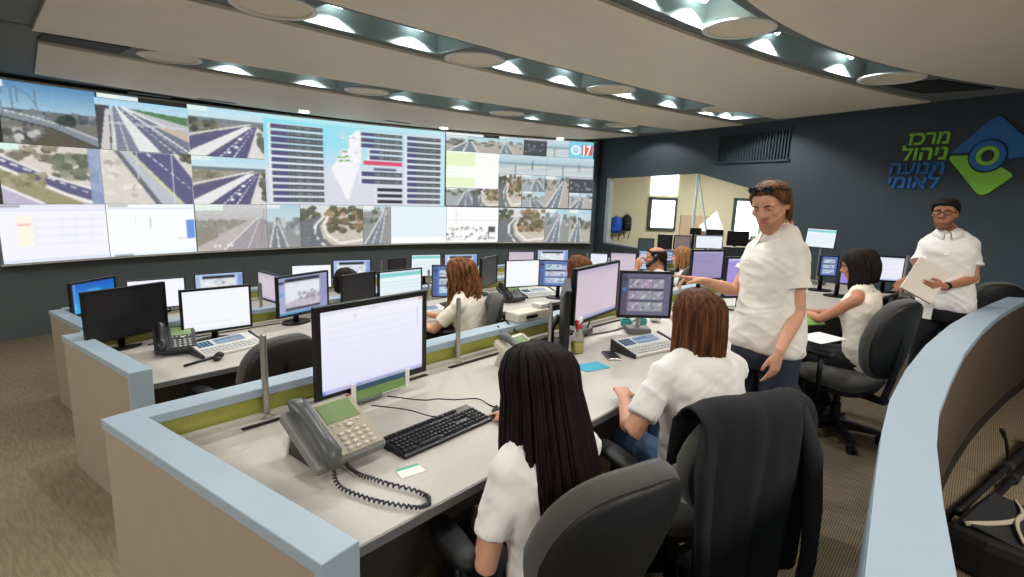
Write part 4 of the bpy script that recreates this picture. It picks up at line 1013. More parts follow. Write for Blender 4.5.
farm('black monitor just left of the standing man', 726.5, 231, 748, 246, 7.6, 7.6, scr_off(), DZ2)
farm('grey screened monitor behind the chin of the standing man', 749.5, 236, 762, 247.5, 7.7, 7.7, doc(24, 20, (170, 166, 156), (120, 120, 120), (120, 116, 110), 4), DZ2)
farm('low dark monitor below the black monitor left of the standing man', 722, 247, 751, 258, 7.0, 7.0, scr_off((26, 30, 34)), DZ2)
farm('small dark monitor behind the raised white display', 690, 228, 701, 234.5, 8.2, 8.2, scr_off(), DZ2)
farm('wide dark monitor behind the right edge of the raised white display', 706, 229.5, 723, 236, 8.1, 8.1, scr_off(), DZ2)
# farthest row
mono('blue desktop monitor at the left end of the farthest desk row', (.93, 6.0), 33, .47, .58, .31, DZ3, scr_desktop(), bez=.02)
mono('white monitor between the blue desktop and the black monitor', (1.36, 6.05), -6, .49, .56, .30, DZ3, scr_white(), bez=.01)
mono('monitor with a snowy camera picture above the bright white monitor', (1.95, 6.05), -8, .47, .58, .29, DZ3, scr_pic2(), bez=.01)
monitor('narrow looking monitor with a mauve page turned to the right', (2.43, 5.66), (2.45, 5.20), .62, .30, DZ3, scr_pink(), bez=.016)
mono('white monitor behind the large camera picture monitor', (2.95, 5.97), -20, .45, .60, .29, DZ3, scr_white(), bez=.01)
mono('blue framed camera monitor behind the dark haired head', (3.49, 5.99), -22, .47, .60, .31, DZ3, scr_pic2(), bez=.012)
mono('small dark monitor high at the back below the video wall', (4.36, 6.03), 4, .30, .66, .19, DZ3, scr_off((34, 28, 30)), bez=.008)
mono('teal headed monitor at the back left of the curly haired woman', (4.53, 5.77), -24, .42, .62, .31, DZ3, scr_teal(), bez=.01)
mono('camera monitor at the back behind the curly haired head', (4.95, 5.57), -26, .49, .62, .31, DZ3, scr_pic2(), bez=.01)
mono('pale monitor at the back behind the white pole monitor', (6.12, 5.42), -32, .42, .66, .25, DZ3, scr_pink(), bez=.01)
mono('blue framed monitor at the back behind the nine picture monitor', (6.50, 5.16), -34, .52, .68, .26, DZ3, scr_pic2(), bez=.01)
mono('small brown screened monitor at the back left of the pale one', (7.30, 4.70), -36, .26, .72, .18, DZ3, doc(20, 14, (96, 70, 66), (80, 60, 60), (70, 56, 56), 3), bez=.01)

# free standing silver monitor poles
def pole(label, x, y, z0, z1, r=.013, slot=True):
    r_ = empty('monitor_pole', (x, y, z0)); tag(r_, label, 'pole', 'silver monitor poles')
    g = MB(); g.cyl((0, 0, 0), (0, 0, z1-z0), r, r, 14); g.sphere((0, 0, z1-z0), (r, r, r*.5), 12, 6); g.build('post', 'silver', r_, smooth='auto')
    g = MB(); g.lathe([(.03, 0), (.03, .006), (.018, .012), (.014, .014)], seg=20); g.build('base_plate', 'silver', r_, smooth='auto')
    return r_
def pole_px(label, px, ybot, ytop, z0, **k):
    b_ = at(px, ybot, z0); D = (b_-CPOS).dot(CFWD); t = dep(px, ytop, D); pole(label, b_.x, b_.y, z0, t.z, **k)
pole_px('silver pole on the front desk left of the large lavender monitor', 266.8, 417, 331, DZ1)
pole_px('silver pole on the front desk right of the large lavender monitor', 457.5, 361, 296, DZ1)
pole_px('silver pole on the second desk between two bright monitors', 262, 322, 282, DZ2)
pole_px('thin silver pole on the second desk left of the blue camera monitor', 428.5, 300, 269, DZ2, r=.011)
pole_px('short silver pole at the back left of the teal headed monitor', 381.5, 281, 261, DZ3)
pole_px('short silver pole at the back right of the curly haired woman', 485, 281, 256, DZ3)
pole_px('short silver pole at the back near the end of the video wall', 586.5, 272, 253, DZ3)
pole_px('silver pole on the front desk beside the black edge on monitor', 549, 352, 300, DZ1, r=.012)

# ================================================================== THINGS ON THE DESKS
def phone(label, p, rz, dark=False, pale=False, cord=True, detail=True, group='desk phones'):
    r_ = empty('desk_phone', p, rz); tag(r_, label, 'phone', group)
    body = 'beige_plastic' if pale else ('phone_grey' if not dark else 'dark_plastic'); face = 'phone_face' if not dark else 'dark_plastic'
    if pale: face = 'button_light'
    # local: user at -y; sloped body
    th = R(28)
    def S(x, y, z): return Vector((x, -.10+y*math.cos(th)-z*math.sin(th), .03+y*math.sin(th)+z*math.cos(th)))   # on the sloped face
    g = MB(); w, L = .115, .225
    g.loft([[S(sx*w*k, y0+sy, z) for sx, sy in ((-1, 0), (-1, L-2*y0), (1, L-2*y0), (1, 0))] for z, k, y0 in ((-.022, .96, .006), (-.012, 1, 0), (.012, 1, 0), (.02, .96, .006))])
    g.build('body', body, r_, bevel=.008)
    g = MB(); g.loft([[(sx*.085, y, z) for sx, y, z in ((-1, -.04, 0), (1, -.04, 0), (1, .12, 0), (-1, .12, 0))], [(sx*.075, y, z) for sx, y, z in ((-1, -.01, .028), (1, -.01, .028), (1, .09, .085), (-1, .09, .085))]])
    g.build('stand', 'beige_plastic' if pale else 'black_plastic', r_, bevel=.004)
    g = MB(); g.loft([[S(x, y, z) for x, y in ((-.036, .01), (.108, .01), (.108, .213), (-.036, .213))] for z in (.018, .023)]); g.build('face_plate', face, r_, bevel=.004)
    g = MB(); g.loft([[S(x, y, z) for x, y in ((-.02, .125), (.092, .125), (.092, .2), (-.02, .2))] for z in (.022, .0255)]); g.build('display', 'lcd_green', r_)
    if detail:
        g = MB()
        for i in range(4):
            for j in range(4):
                c = S(-.004+.027*i, .022+.0185*j, .0255); g.sphere(c, (.0095, .0062, .005), 8, 5)
        f_ = MB()
        for i in range(5): f_.sphere(S(-.012+.022*i, .112, .0255), (.006, .004, .004), 8, 5)
        f_.build('function_keys', 'button_light', r_, smooth=True)
        g.build('keypad', 'button_light' if not dark else 'key_light', r_, smooth=True)
        g = MB(); g.sphere(S(.04, .102, .026), (.012, .009, .005), 12, 6); g.build('navigation_key', 'button_light', r_, smooth=True)
        g = MB(); g.box(S(.098, .207, .0245), (.012, .006, .004), tilt=th); g.build('message_lamp', 'red_plastic', r_)
    g = MB(); pts = [S(-.075, y, z) for y, z in ((-.008, .036), (.012, .05), (.06, .056), (.11, .058), (.16, .056), (.205, .05), (.226, .036))]
    g.tube(pts, [.02, .029, .024, .021, .024, .03, .021], 12, flat=.75, round_ends=True, ref=(1, 0, 0)); g.build('handset', 'handset_grey' if not dark else 'black_plastic', r_, smooth=True)
    if cord:
        # coiled cord: loops out in front of the phone
        path = [Vector(q) for q in cord]
        dense = []
        for i in range(len(path)-1):
            p0_, p1_, p2_, p3_ = path[max(i-1, 0)], path[i], path[i+1], path[min(i+2, len(path)-1)]
            for k in range(28):
                t = k/28; dense.append(.5*((2*p1_)+(-p0_+p2_)*t+(2*p0_-5*p1_+4*p2_-p3_)*t*t+(-p0_+3*p1_-3*p2_+p3_)*t**3))
        g = MB(); coil = []
        for i, q in enumerate(dense):
            tng = (dense[min(i+1, len(dense)-1)]-dense[max(i-1, 0)]).normalized(); n_ = tng.cross(Vector((0, 0, 1))).normalized(); u_ = n_.cross(tng)
            a = i*2.0; coil.append(q+(n_*math.cos(a)+u_*math.sin(a))*.0048)
        g.tube(coil, .0036, 6); g.build('coiled_cord', 'dark_plastic', r_, smooth=True)
    return r_
def console(label, p, rz):
    r_ = empty('operator_console', p, rz); tag(r_, label, 'console', 'white keypad consoles')
    g = MB(); w = .20
    g.loft([[(x, y, 0) for x, y in ((-w, -.10), (w, -.10), (w, .10), (-w, .10))], [(x, y, z) for x, y, z in ((-w, -.10, .018), (w, -.10, .018), (w, .10, .062), (-w, .10, .062))]]); g.build('body', 'light_plastic', r_, bevel=.005)
    sl = math.atan2(.044, .2)
    def S(x, y): return (x, y, .041+.22*y+.0015)
    for sx in (-1, 1):
        g = MB(); g.loft([[(sx*(w+.001), -.1, 0), (sx*(w+.012), -.1, 0), (sx*(w+.012), .1, 0), (sx*(w+.001), .1, 0)], [(sx*(w+.001), -.1, .024), (sx*(w+.012), -.1, .024), (sx*(w+.012), .1, .07), (sx*(w+.001), .1, .07)]])
        g.build('side_cheek', 'dark_plastic', r_)
    pic = Pic(26, 12, (150, 186, 222)); pic.rect(.05, .2, .95, .5, (196, 216, 236)); pic.rect(.05, .6, .6, .8, (90, 130, 190)); pic.a *= .75
    pic_mesh('touch_display', pic, lambda u, v: Vector(S(-.06+.19*u, .012+.068*v))+Vector((0, 0, .001)), 'monitor_picture', r_)
    g = MB()
    for i in range(4):
        for j in range(3): c = S(-.165+.024*i, .02+.024*j); g.box(c, (.017, .016, .006), tilt=sl)
    g.build('side_keys', 'blue_print', r_)
    g = MB()
    for i in range(13):
        for j in range(3): c = S(-.17+.0285*i, -.075+.026*j); g.box(c, (.022, .018, .006), tilt=sl)
    g.build('key_rows', 'key_light', r_)
    return r_
def keyboard(label, p, rz, m='black_plastic', km='key_dark', lx=.45, group=None):
    r_ = empty('keyboard', p, rz); tag(r_, label, 'keyboard', group)
    g = MB(); g.loft([[(sx*lx/2, sy*.078, 0) for sx, sy in ((-1, -1), (1, -1), (1, 1), (-1, 1))], [(sx*(lx/2-.003), sy*.075, z) for sx, sy, z in ((-1, -1, .014), (1, -1, .014), (1, 1, .03), (-1, 1, .03))]]); g.build('case', m, r_, bevel=.004)
    g = MB(); sl = math.atan2(.016, .15)
    def k(x, y, w=.016, d_=.015):
        g.loft([[(x+sx*w/2, y+sy*d_/2, .0225+.107*y) for sx, sy in ((-1, -1), (1, -1), (1, 1), (-1, 1))], [(x+sx*w*.38, y+sy*d_*.36, .0295+.107*y) for sx, sy in ((-1, -1), (1, -1), (1, 1), (-1, 1))]])
    for j in range(5):
        for i in range(15):
            x = -lx/2+.022+i*.019+(j % 2)*.004
            if j == 0 and 3 <= i <= 9:
                if i == 6: k(x, -.054, .11)
                continue
            k(x, -.054+j*.0195)
    for i in range(14): k(-lx/2+.022+i*.0205, .056)
    for j in range(6):
        for i in range(3):
            if j not in (2,): k(lx/2-.134+i*.019, -.054+j*.0195+(.012 if j == 5 else 0))
    for j in range(5):
        for i in range(4): k(lx/2-.072+i*.018, -.054+j*.0195)
    g.build('keys', km, r_)
    return r_
def cable(label, pts, r=.003, m='cable'):
    path = [Vector(q) for q in pts]; d_ = []
    for i in range(len(path)-1):
        p0_, p1_, p2_, p3_ = path[max(i-1, 0)], path[i], path[i+1], path[min(i+2, len(path)-1)]
        for k in range(8):
            t = k/8; d_.append(.5*((2*p1_)+(-p0_+p2_)*t+(2*p0_-5*p1_+4*p2_-p3_)*t*t+(-p0_+3*p1_-3*p2_+p3_)*t**3))
    d_.append(path[-1]); g = MB(); g.tube(d_, r, 6); o = g.build('cable', m, smooth=True); tag(o, label, 'cable', 'loose desk cables'); return o
e = DZ1+.0015
phone('grey desk phone with a green display on the near end of the front desk', (.905, 1.575, DZ1), R(2), cord=[(-.07, -.10, .05), (-.09, -.17, .012), (-.06, -.30, .009), (.0, -.40, .009), (.04, -.36, .009), (.0, -.22, .009), (-.02, -.13, .012), (-.02, -.085, .03)]).scale = (1.15, 1.15, 1.15)
p_ = at(517, 362, DZ1); phone('beige desk phone just above the black haired woman', (2.12, 1.76, DZ1), R(2), pale=True, cord=None)
p_ = at(176, 352, DZ2); phone('dark desk phone on the second desk below the black monitor', (p_.x, p_.y, DZ2), R(-14), dark=True, cord=None)
p_ = at(507, 302, DZ2); phone('dark desk phone below the white pole monitor', (p_.x+.05, p_.y, DZ2), R(-20), dark=True, cord=None)
p_ = at(228, 349, DZ2); console('white keypad console with a blue display below the bright white monitor', (p_.x, p_.y, DZ2), R(8))
console('white keypad console below the square grid monitor', (2.93, 1.44, DZ1), R(-14))
p_ = at(432, 319, DZ2); console('white keypad console under the hands of the curly haired woman', (p_.x+.05, p_.y+.12, DZ2), R(-5))
p_ = at(535, 296, DZ2); console('white keypad console right of the silver pole on the second desk', (p_.x+.05, p_.y, DZ2), R(-15))
p_ = at(140, 318, DZ3); console('white keypad console on the farthest desk below the white monitor', (p_.x+.1, p_.y+.25, DZ3), R(0))
p_ = at(282, 302, DZ3); console('white keypad console on the farthest desk right of the mauve monitor', (p_.x+.3, p_.y, DZ3), R(0))
keyboard('black keyboard on the front desk in front of the large lavender monitor', (1.285, 1.465, DZ1), R(1))
cable('thin black cable from the keyboard towards the large lavender monitor', [(1.40, 1.545, e+.01), (1.36, 1.6, e), (1.33, 1.72, e), (1.25, 1.86, e)])
cable('thin black mouse cable crossing the front desk', [(1.60, 1.425, e+.012), (1.62, 1.52, e), (1.63, 1.60, e), (1.55, 1.66, e), (1.50, 1.72, e), (1.44, 1.76, e), (1.36, 1.9, e)])
mo = empty('computer_mouse', (1.565, 1.40, DZ1), R(-15)); tag(mo, 'black computer mouse under the hand of the black haired woman', 'mouse')
g = MB(); g.sphere((0, 0, .012), (.029, .052, .024), 16, 10); g.build('shell', 'black_plastic', mo, smooth=True)
g = MB(); g.cyl((-.003, .028, .034), (.003, .028, .034), .008, seg=10); g.build('wheel', 'grey_plastic', mo)
cd = empty('badge_card', (1.03, 1.315, DZ1), R(-12)); tag(cd, 'white name card with a green edge lying near the keyboard', 'card')
g = MB(); g.box((0, 0, .0015), (.085, .06, .003)); g.build('card_base', 'paper', cd)
g = MB(); g.box((0, .0225, .0034), (.083, .013, .001)); g.build('colour_band', 'mint_print', cd)
# clear strip holder hanging on the lower edge of the large monitor
ch = empty('strip_holder', (1.29, 1.845, DZ1+.045), R(2)); tag(ch, 'clear label holder with a green strip below the large lavender monitor', 'label holder')
g = MB(); g.box((0, 0, .036), (.30, .004, .082)); g.build('clear_plate', 'bottle_clear', ch)
g = MB(); g.box((0, -.0035, .028), (.25, .002, .04)); g.build('green_strip', 'green_print', ch)
g = MB(); g.box((0, -.0035, .062), (.25, .002, .018)); g.build('blue_strip', 'blue_print', ch)
for x_ in (-.14, .14): g = MB(); g.box((x_, -.003, .04), (.022, .008, .09), bev=.003); g.build('clip', 'white_plastic', ch)
# white wire stand behind the near phone
g = MB(); g.tube([(.80, 1.70, DZ1+.004), (.86, 1.77, DZ1+.13), (.88, 1.79, DZ1+.15), (.90, 1.77, DZ1+.13), (.93, 1.71, DZ1+.02)], .007, 8)
tag(g.build('note_stand', 'light_plastic', smooth=True), 'small pale wire stand behind the grey desk phone', 'stand')
# spray bottle
sb = empty('spray_bottle', (2.56, 1.70, DZ1), R(200)); tag(sb, 'clear spray bottle with yellow liquid and a red and white trigger', 'spray bottle')
g = MB(); g.lathe([(.036, 0), (.038, .01), (.038, .085), (.03, .11), (.018, .135), (.014, .15)], seg=20); g.build('bottle', 'bottle_clear', sb, smooth=True)
g = MB(); g.lathe([(.0355, .004), (.0365, .01), (.0365, .06), (.036, .062)], seg=20); g.build('liquid', 'yellow_liquid', sb, smooth='auto')
g = MB(); g.lathe([(.018, .148), (.018, .172), (.014, .178)], seg=16); g.build('collar', 'red_plastic', sb, smooth='auto')
g = MB(); g.loft([[(x, y, z) for y, z in ((-.014, .176), (.014, .176), (.012, .205), (-.012, .205))] for x in (-.055, -.02, .03)]); g.build('spray_head', 'white_plastic', sb, bevel=.004)
g = MB(); g.tube([(.03, 0, .19), (.05, 0, .195)], .011, 10); g.tube([(.02, 0, .18), (.03, 0, .165), (.028, 0, .14)], [.008, .007, .005], 8); g.build('trigger', 'red_plastic', sb, smooth=True)
p_ = at(592, 367, DZ1); g = MB(); g.box((p_.x, p_.y, DZ1+.002), (.16, .11, .004), rot=R(-18)); tag(g.build('paper_sheet', 'cyan_paper'), 'bright cyan sheet of paper beside the black hair on the front desk', 'paper')
mp = empty('mobile_phone', (2.64, 1.515, DZ1), R(-42)); tag(mp, 'dark mobile phone with a metal rim lying by the white console', 'mobile phone')
g = MB(); g.box((0, 0, .006), (.075, .15, .011), bev=.004); g.build('case', 'silver', mp)
g = MB(); g.box((0, 0, .0125), (.068, .14, .002)); g.build('screen', 'black_plastic', mp)
for j, (px, py) in enumerate(((626, 326), (641, 325), (655, 322))):
    p_ = at(px, py, DZ1); g = MB(); g.lathe([(.034, 0), (.04, .012), (.042, .045), (.036, .045), (.034, .012), (.0, .01)], (p_.x, p_.y, DZ1), 20, cap0=True, cap1=False)
    tag(g.build('plastic_tub', 'teal_plastic' if j < 2 else 'bottle_clear', smooth='auto'), ['left teal plastic tub under the square grid monitor', 'right teal plastic tub under the square grid monitor', 'clear plastic tub right of the teal tubs'][j], 'tub')
cable('black cables hanging behind the pinkish monitor', [(2.35, 1.98, DZ1+.05), (2.5, 1.9, DZ1+.01), (2.75, 1.95, DZ1+.006), (2.95, 1.9, DZ1+.03), (3.05, 1.93, DZ1+.12)], .006)
cable('looped black cable over the green divider left of the spray bottle', [(2.30, 2.10, 1.045), (2.28, 2.04, 1.0), (2.32, 2.0, DZ1+.02), (2.5, 1.98, DZ1+.008), (2.62, 1.97, DZ1+.02)], .006)
cable('black cable running down from the grey foot box', [(2.40, 2.12, 1.05), (2.40, 2.05, 1.01), (2.46, 2.0, DZ1+.02), (2.52, 1.95, DZ1+.008), (2.6, 1.85, DZ1+.006)], .006)
cable('grey cable under the square grid monitor', [(2.9, 1.86, DZ1+.006), (3.2, 1.8, DZ1+.006), (3.5, 1.83, DZ1+.02)], .008, 'grey_plastic')
for i, (px, py, lab) in enumerate(((388, 354, 0),)): pass
# grey equipment box on the divider cap, with cables
eb = empty('equipment_box', (2.60, 2.115, 1.04), R(-3)); tag(eb, 'grey equipment box on the blue divider cap behind the beige phone', 'box')
g = MB(); g.box((0, 0, .03), (.30, .12, .06), bev=.008); g.build('case', 'beige_plastic', eb)
g = MB(); g.box((.11, 0, .075), (.07, .09, .03), bev=.006); g.build('top_block', 'light_plastic', eb)
g = MB(); g.box((-.03, -.062, .03), (.1, .006, .02)); g.build('socket', 'black_plastic', eb)
# headset on the second desk, papers
p_ = at(205, 362, DZ2); g = MB(); g.tube([(p_.x-.12, p_.y-.02, DZ2+.008), (p_.x-.03, p_.y+.01, DZ2+.008), (p_.x+.06, p_.y+.02, DZ2+.012)], .008, 8); g.sphere((p_.x+.09, p_.y+.02, DZ2+.02), (.03, .022, .02), 12, 8); g.sphere((p_.x+.06, p_.y-.03, DZ2+.015), (.025, .02, .015), 12, 8)
tag(g.build('headset', 'black_plastic', smooth=True), 'black headset lying in front of the dark desk phone', 'headset')
for px, py, w_, h_, lab in ((820, 338, .3, .2, 'white sheet of paper on the desk left of the dark haired woman'), (722, 331, .2, .14, 'white sheet of paper right of the brown haired head')):
    p_ = at(px, py, DZ1); g = MB(); g.box((p_.x, p_.y, DZ1+.002), (w_, h_, .003), rot=R(-20)); tag(g.build('paper_sheet', 'paper'), lab, 'paper')
g = MB(); p_ = at(166, 338, DZ2); g.box((p_.x, p_.y+.0, DZ2+.0035), (.09, .03, .006), rot=R(10)); tag(g.build('sticky_note_pad', 'yellow_liquid'), 'yellow note pad behind the dark desk phone', 'note pad')
p_ = at(968, 275, DZ1+.30)
sp = empty('equipment_rack', (p_.x, p_.y, DZ1)); 
tag(sp, 'grey stacked equipment by the logo wall right of the man in glasses', 'equipment')
g = MB(); g.box((0, 0, .08), (.3, .24, .16), bev=.01); g.build('lower_unit', 'grey_plastic', sp)
g = MB(); g.box((0, 0, .2), (.26, .2, .08), bev=.01); g.build('upper_unit', 'dark_plastic', sp)
g = MB(); g.box((0, .0, .265), (.24, .18, .05), bev=.01); g.build('tray', 'light_plastic', sp)
p_ = dep(905, 276, 5.4)
ar = empty('twin_arm_stand', (p_.x, p_.y, DZ1)); tag(ar, 'pair of upright silver monitor arms left of the man in glasses', 'monitor arm')
g = MB()
for dx in (0, .1): g.tube([(dx, -dx*.6, 0), (dx, -dx*.6, .42)], .016, 10); g.tube([(dx, -dx*.6, .25), (dx+.05, -dx*.6-.05, .25)], .012, 8)
g.build('post', 'silver', ar, smooth='auto')
g = MB(); g.box((.05, -.03, .01), (.24, .1, .02), bev=.005); g.build('base', 'grey_plastic', ar)
# long work surface at the far right end of the front row, carrying the equipment
g = MB(); g.loft([[(x, a, z) for x, a, z in ((6.9, -.30, DZ1-.03), (7.35, -.30, DZ1-.03), (7.35, -.30, DZ1), (6.9, -.30, DZ1))], [(x, a, z) for x, a, z in ((6.9, .66, DZ1-.03), (7.65, .66, DZ1-.03), (7.65, .66, DZ1), (6.9, .66, DZ1))]])
sd_ = empty('side_table', (0, 0, 0)); tag(sd_, 'narrow side table along the logo wall', 'table'); g.build('tabletop', 'desk_laminate', sd_)
for x, y in ((6.95, -.25), (7.28, -.25), (6.95, .6), (7.55, .6)):
    g = MB(); g.box((x, y, (T1+DZ1-.03)/2), (.04, .04, DZ1-.03-T1)); g.build('leg', 'grey_plastic', sd_)
# ================================================================== CHAIRS
def make_chair(label, x, y, az, tz, tilt=8, arms=True, back_h=.60, back_w=.48, group='office chairs', base=True, seat_z=.46):
    """az: heading of the sitter (degrees from +x)"""
    r_ = empty('office_chair', (x, y, tz), R(az-90)); tag(r_, label, 'chair', group)
    g = MB()
    def sup(w, d, z, n=28, e=3.2, y0=0.0):
        out = []
        for i in range(n):
            a = 2*math.pi*i/n; c, s = math.cos(a), math.sin(a)
            out.append((math.copysign(abs(c)**(2/e), c)*w, y0+math.copysign(abs(s)**(2/e), s)*d, z))
        return out
    S = seat_z
    g.loft([sup(.21, .20, S-.05), sup(.24, .23, S-.035), sup(.25, .245, S-.005), sup(.25, .245, S+.015), sup(.235, .23, S+.035), sup(.17, .17, S+.045)]); g.build('seat', 'chair_fabric', r_, smooth=True)
    g = MB(); g.loft([sup(.20, .2, S-.085), sup(.22, .22, S-.06), sup(.22, .22, S-.045)]); g.build('seat_pan', 'chair_shell', r_, smooth='auto')
    # backrest: a rounded pad, gently hollow towards the sitter (+y), leaning back
    tl = Matrix.Translation((0, -.235, S+.07)) @ Matrix.Rotation(R(tilt), 4, 'X')
    hw, hh = back_w/2, back_h/2
    def outline(k, n=44):
        o = []
        for i in range(n):
            a = 2*math.pi*i/n; c, s = math.cos(a), math.sin(a); ex = 2/2.7
            xx = math.copysign(abs(c)**ex, c)*hw*k; zz = math.copysign(abs(s)**ex, s)*hh*k
            xx *= (1.0-.10*zz/hh) if zz > 0 else (1.0+.14*zz/hh)
            o.append((xx, zz))
        return o
    def rg(k, yy, dish=.05):
        out = []
        for xx, zz in outline(k):
            curve = dish*(xx/hw)**2*1.0-.035*math.sin(min(1, max(-1, zz/hh))*1.2)*0
            out.append(tl @ Vector((xx, yy+curve-.02*(zz/hh)**2*0, zz+hh)))
        return out
    g = MB(); g.loft([rg(.05, .018), rg(.6, .02), rg(.88, .022), rg(.97, .014), rg(1.0, -.005), rg(1.0, -.035), rg(.975, -.052), rg(.95, -.056)]); g.build('backrest', 'chair_fabric', r_, smooth=True)
    g = MB(); g.loft([rg(.962, -.050), rg(.955, -.064), rg(.90, -.074), rg(.6, -.080), rg(.05, -.082)]); g.build('back_shell', 'chair_shell', r_, smooth=True)
    g = MB(); g.loft([[(xx, yy, zz) for xx, yy in ((-.035, y0), (.035, y0), (.035, y0+.02), (-.035, y0+.02))] for y0, zz in ((-.30, S-.1), (-.335, S+.05), (-.35, S+.22), (-.37, S+.40))]); g.build('back_support', 'chair_shell', r_)
    g = MB(); g.box((0, -.2, S-.09), (.07, .24, .03)); g.cyl((0, 0, .10), (0, 0, S-.2), .034, .034, 16); g.cyl((0, 0, S-.22), (0, 0, S-.08), .022, .022, 14); g.box((0, 0, S-.09), (.16, .18, .04), bev=.01); g.build('gas_column', 'black_plastic', r_)
    if arms:
        for s in (-1, 1):
            g = MB(); g.tube([(s*.2, -.02, S-.06), (s*.28, -.02, S-.05), (s*.3, -.02, S+.03), (s*.3, -.02, S+.19)], [.022, .024, .026, .024], 10, flat=.6); ar_ = g.build('armrest', 'black_plastic', r_, smooth=True)
            g = MB(); g.loft([sup(.03, .11, S+.185, e=2.6, y0=.02), sup(.045, .13, S+.195, e=2.6, y0=.02), sup(.048, .132, S+.212, e=2.6, y0=.02), sup(.036, .12, S+.225, e=2.6, y0=.02)]); g2 = MB(); g2.v = [(v[0]+s*.3, v[1], v[2]) for v in g.v]; g2.f = g.f; g2.mi = g.mi
            g2.build('arm_pad', 'black_matte', ar_, smooth=True)
    if base:
        for i in range(5):
            a = R(90+72*i); c, s = math.cos(a), math.sin(a)
            g = MB(); g.loft([[(c*r0-s*w_, s*r0+c*w_, z0), (c*r0+s*w_, s*r0-c*w_, z0), (c*r0+s*w_, s*r0-c*w_, z1), (c*r0-s*w_, s*r0+c*w_, z1)] for r0, w_, z0, z1 in ((.02, .03, .075, .14), (.15, .025, .07, .115), (.30, .018, .066, .088))])
            lg_ = g.build('leg', 'black_plastic', r_, bevel=.004)
            g = MB()
            for o_ in (-.014, .014): g.cyl((c*.29-s*(o_-.009), s*.29+c*(o_-.009), .027), (c*.29-s*(o_+.009), s*.29+c*(o_+.009), .027), .027, seg=14)
            g.cyl((c*.29, s*.29, .03), (c*.29, s*.29, .075), .009, seg=8); g.build('caster', 'black_plastic', lg_, smooth='auto')
    return r_

# ================================================================== PEOPLE
def V(*a): return Vector(a) if len(a) == 3 else Vector(a[0])
def ik(a, c, l1, l2, hint):
    d_ = c-a; L = min(d_.length, (l1+l2)*.999); d_.normalize(); c2 = a+d_*L
    x = (l1*l1-l2*l2+L*L)/(2*L); h = math.sqrt(max(0, l1*l1-x*x)); hv = Vector(hint)-d_*Vector(hint).dot(d_)
    hv = hv.normalized() if hv.length > 1e-5 else d_.orthogonal().normalized()
    return a+d_*x+hv*h, c2
def noise_push(o, amp, scale, dirz=1.0, seed=0.0, slant=0.0):
    me = o.data; n = len(me.vertices)
    co = np.empty(n*3, np.float32); me.vertices.foreach_get('co', co); co = co.reshape(-1, 3)
    no = np.empty(n*3, np.float32); me.vertex_normals.foreach_get('vector', no); no = no.reshape(-1, 3)
    d_ = np.empty(n, np.float32)
    for i in range(n):
        zz = co[i, 2]+slant*(co[i, 0]-co[i, 1]); q = Vector((co[i, 0]*scale+seed, co[i, 1]*scale, zz*scale*dirz)); w_ = noise.noise(q*.6+Vector((3, 1, 7)))*.6; q.z += w_; d_[i] = (noise.noise(q)+.4*noise.noise(q*2.1)) if dirz < 1.5 else (.35-abs(noise.noise(q))*1.5)
    co += no*(d_*amp)[:, None]; me.vertices.foreach_set('co', co.reshape(-1)); me.update()
def hand(g, W, d_, n_, side, curl=.5, k=1.0, point=False, spread=1.0):
    """W wrist, d_ along the hand, n_ palm normal, side +1: thumb on d_ x n_"""
    d_ = d_.normalized(); n_ = (n_-d_*n_.dot(d_)).normalized(); l_ = d_.cross(n_)*side     # l_ towards the thumb
    def P(a, b_, c=0): return W+d_*a*k+l_*b_*k+n_*c*k
    rings = []
    for a, hw, hd in ((-.02, .027, .02), (.0, .027, .019), (.03, .036, .017), (.065, .042, .015), (.088, .041, .012), (.097, .034, .008)):
        rings.append([P(a, 0)+l_*(hw*k*math.cos(2*math.pi*j/14))+n_*(hd*k*math.sin(2*math.pi*j/14)) for j in range(14)])
    g.loft(rings)
    for i, (b_, L, sp) in enumerate(((.031, .074, .10), (.010, .082, .02), (-.011, .077, -.06), (-.031, .060, -.16))):
        c0 = curl*(.75+.12*i)
        if point and i == 0: c0 = .05
        elif point: c0 = max(c0, 1.15)
        pts = [P(.07, b_*.9)]; q = P(.088, b_); dd = (d_+l_*sp*.5*spread).normalized(); a = c0*.35
        pts.append(q)
        for seg, f in enumerate((.45, .30, .25)):
            a += c0*(.55, .75, .5)[seg]*.7
            dv = dd*math.cos(a)+n_*math.sin(a); q = q+dv*L*f*k; pts.append(q)
        g.tube(pts, [.0085*k, .0088*k, .0082*k, .0075*k, .0062*k], 8, round_ends=True)
    ca = .6 if not point else .9
    td = (d_*.75+l_*.62+n_*.35*ca).normalized(); q0 = P(.018, .022, .004); q1 = q0+td*.036*k; t2 = (d_*.9+l_*.28+n_*.45*ca).normalized(); q2 = q1+t2*.03*k; t3 = (d_*.95+l_*.02+n_*.55*ca).normalized(); q3 = q2+t3*.024*k
    g.tube([q0, q1, q2, q3], [.0135*k, .0115*k, .0098*k, .0078*k], 8, round_ends=True)

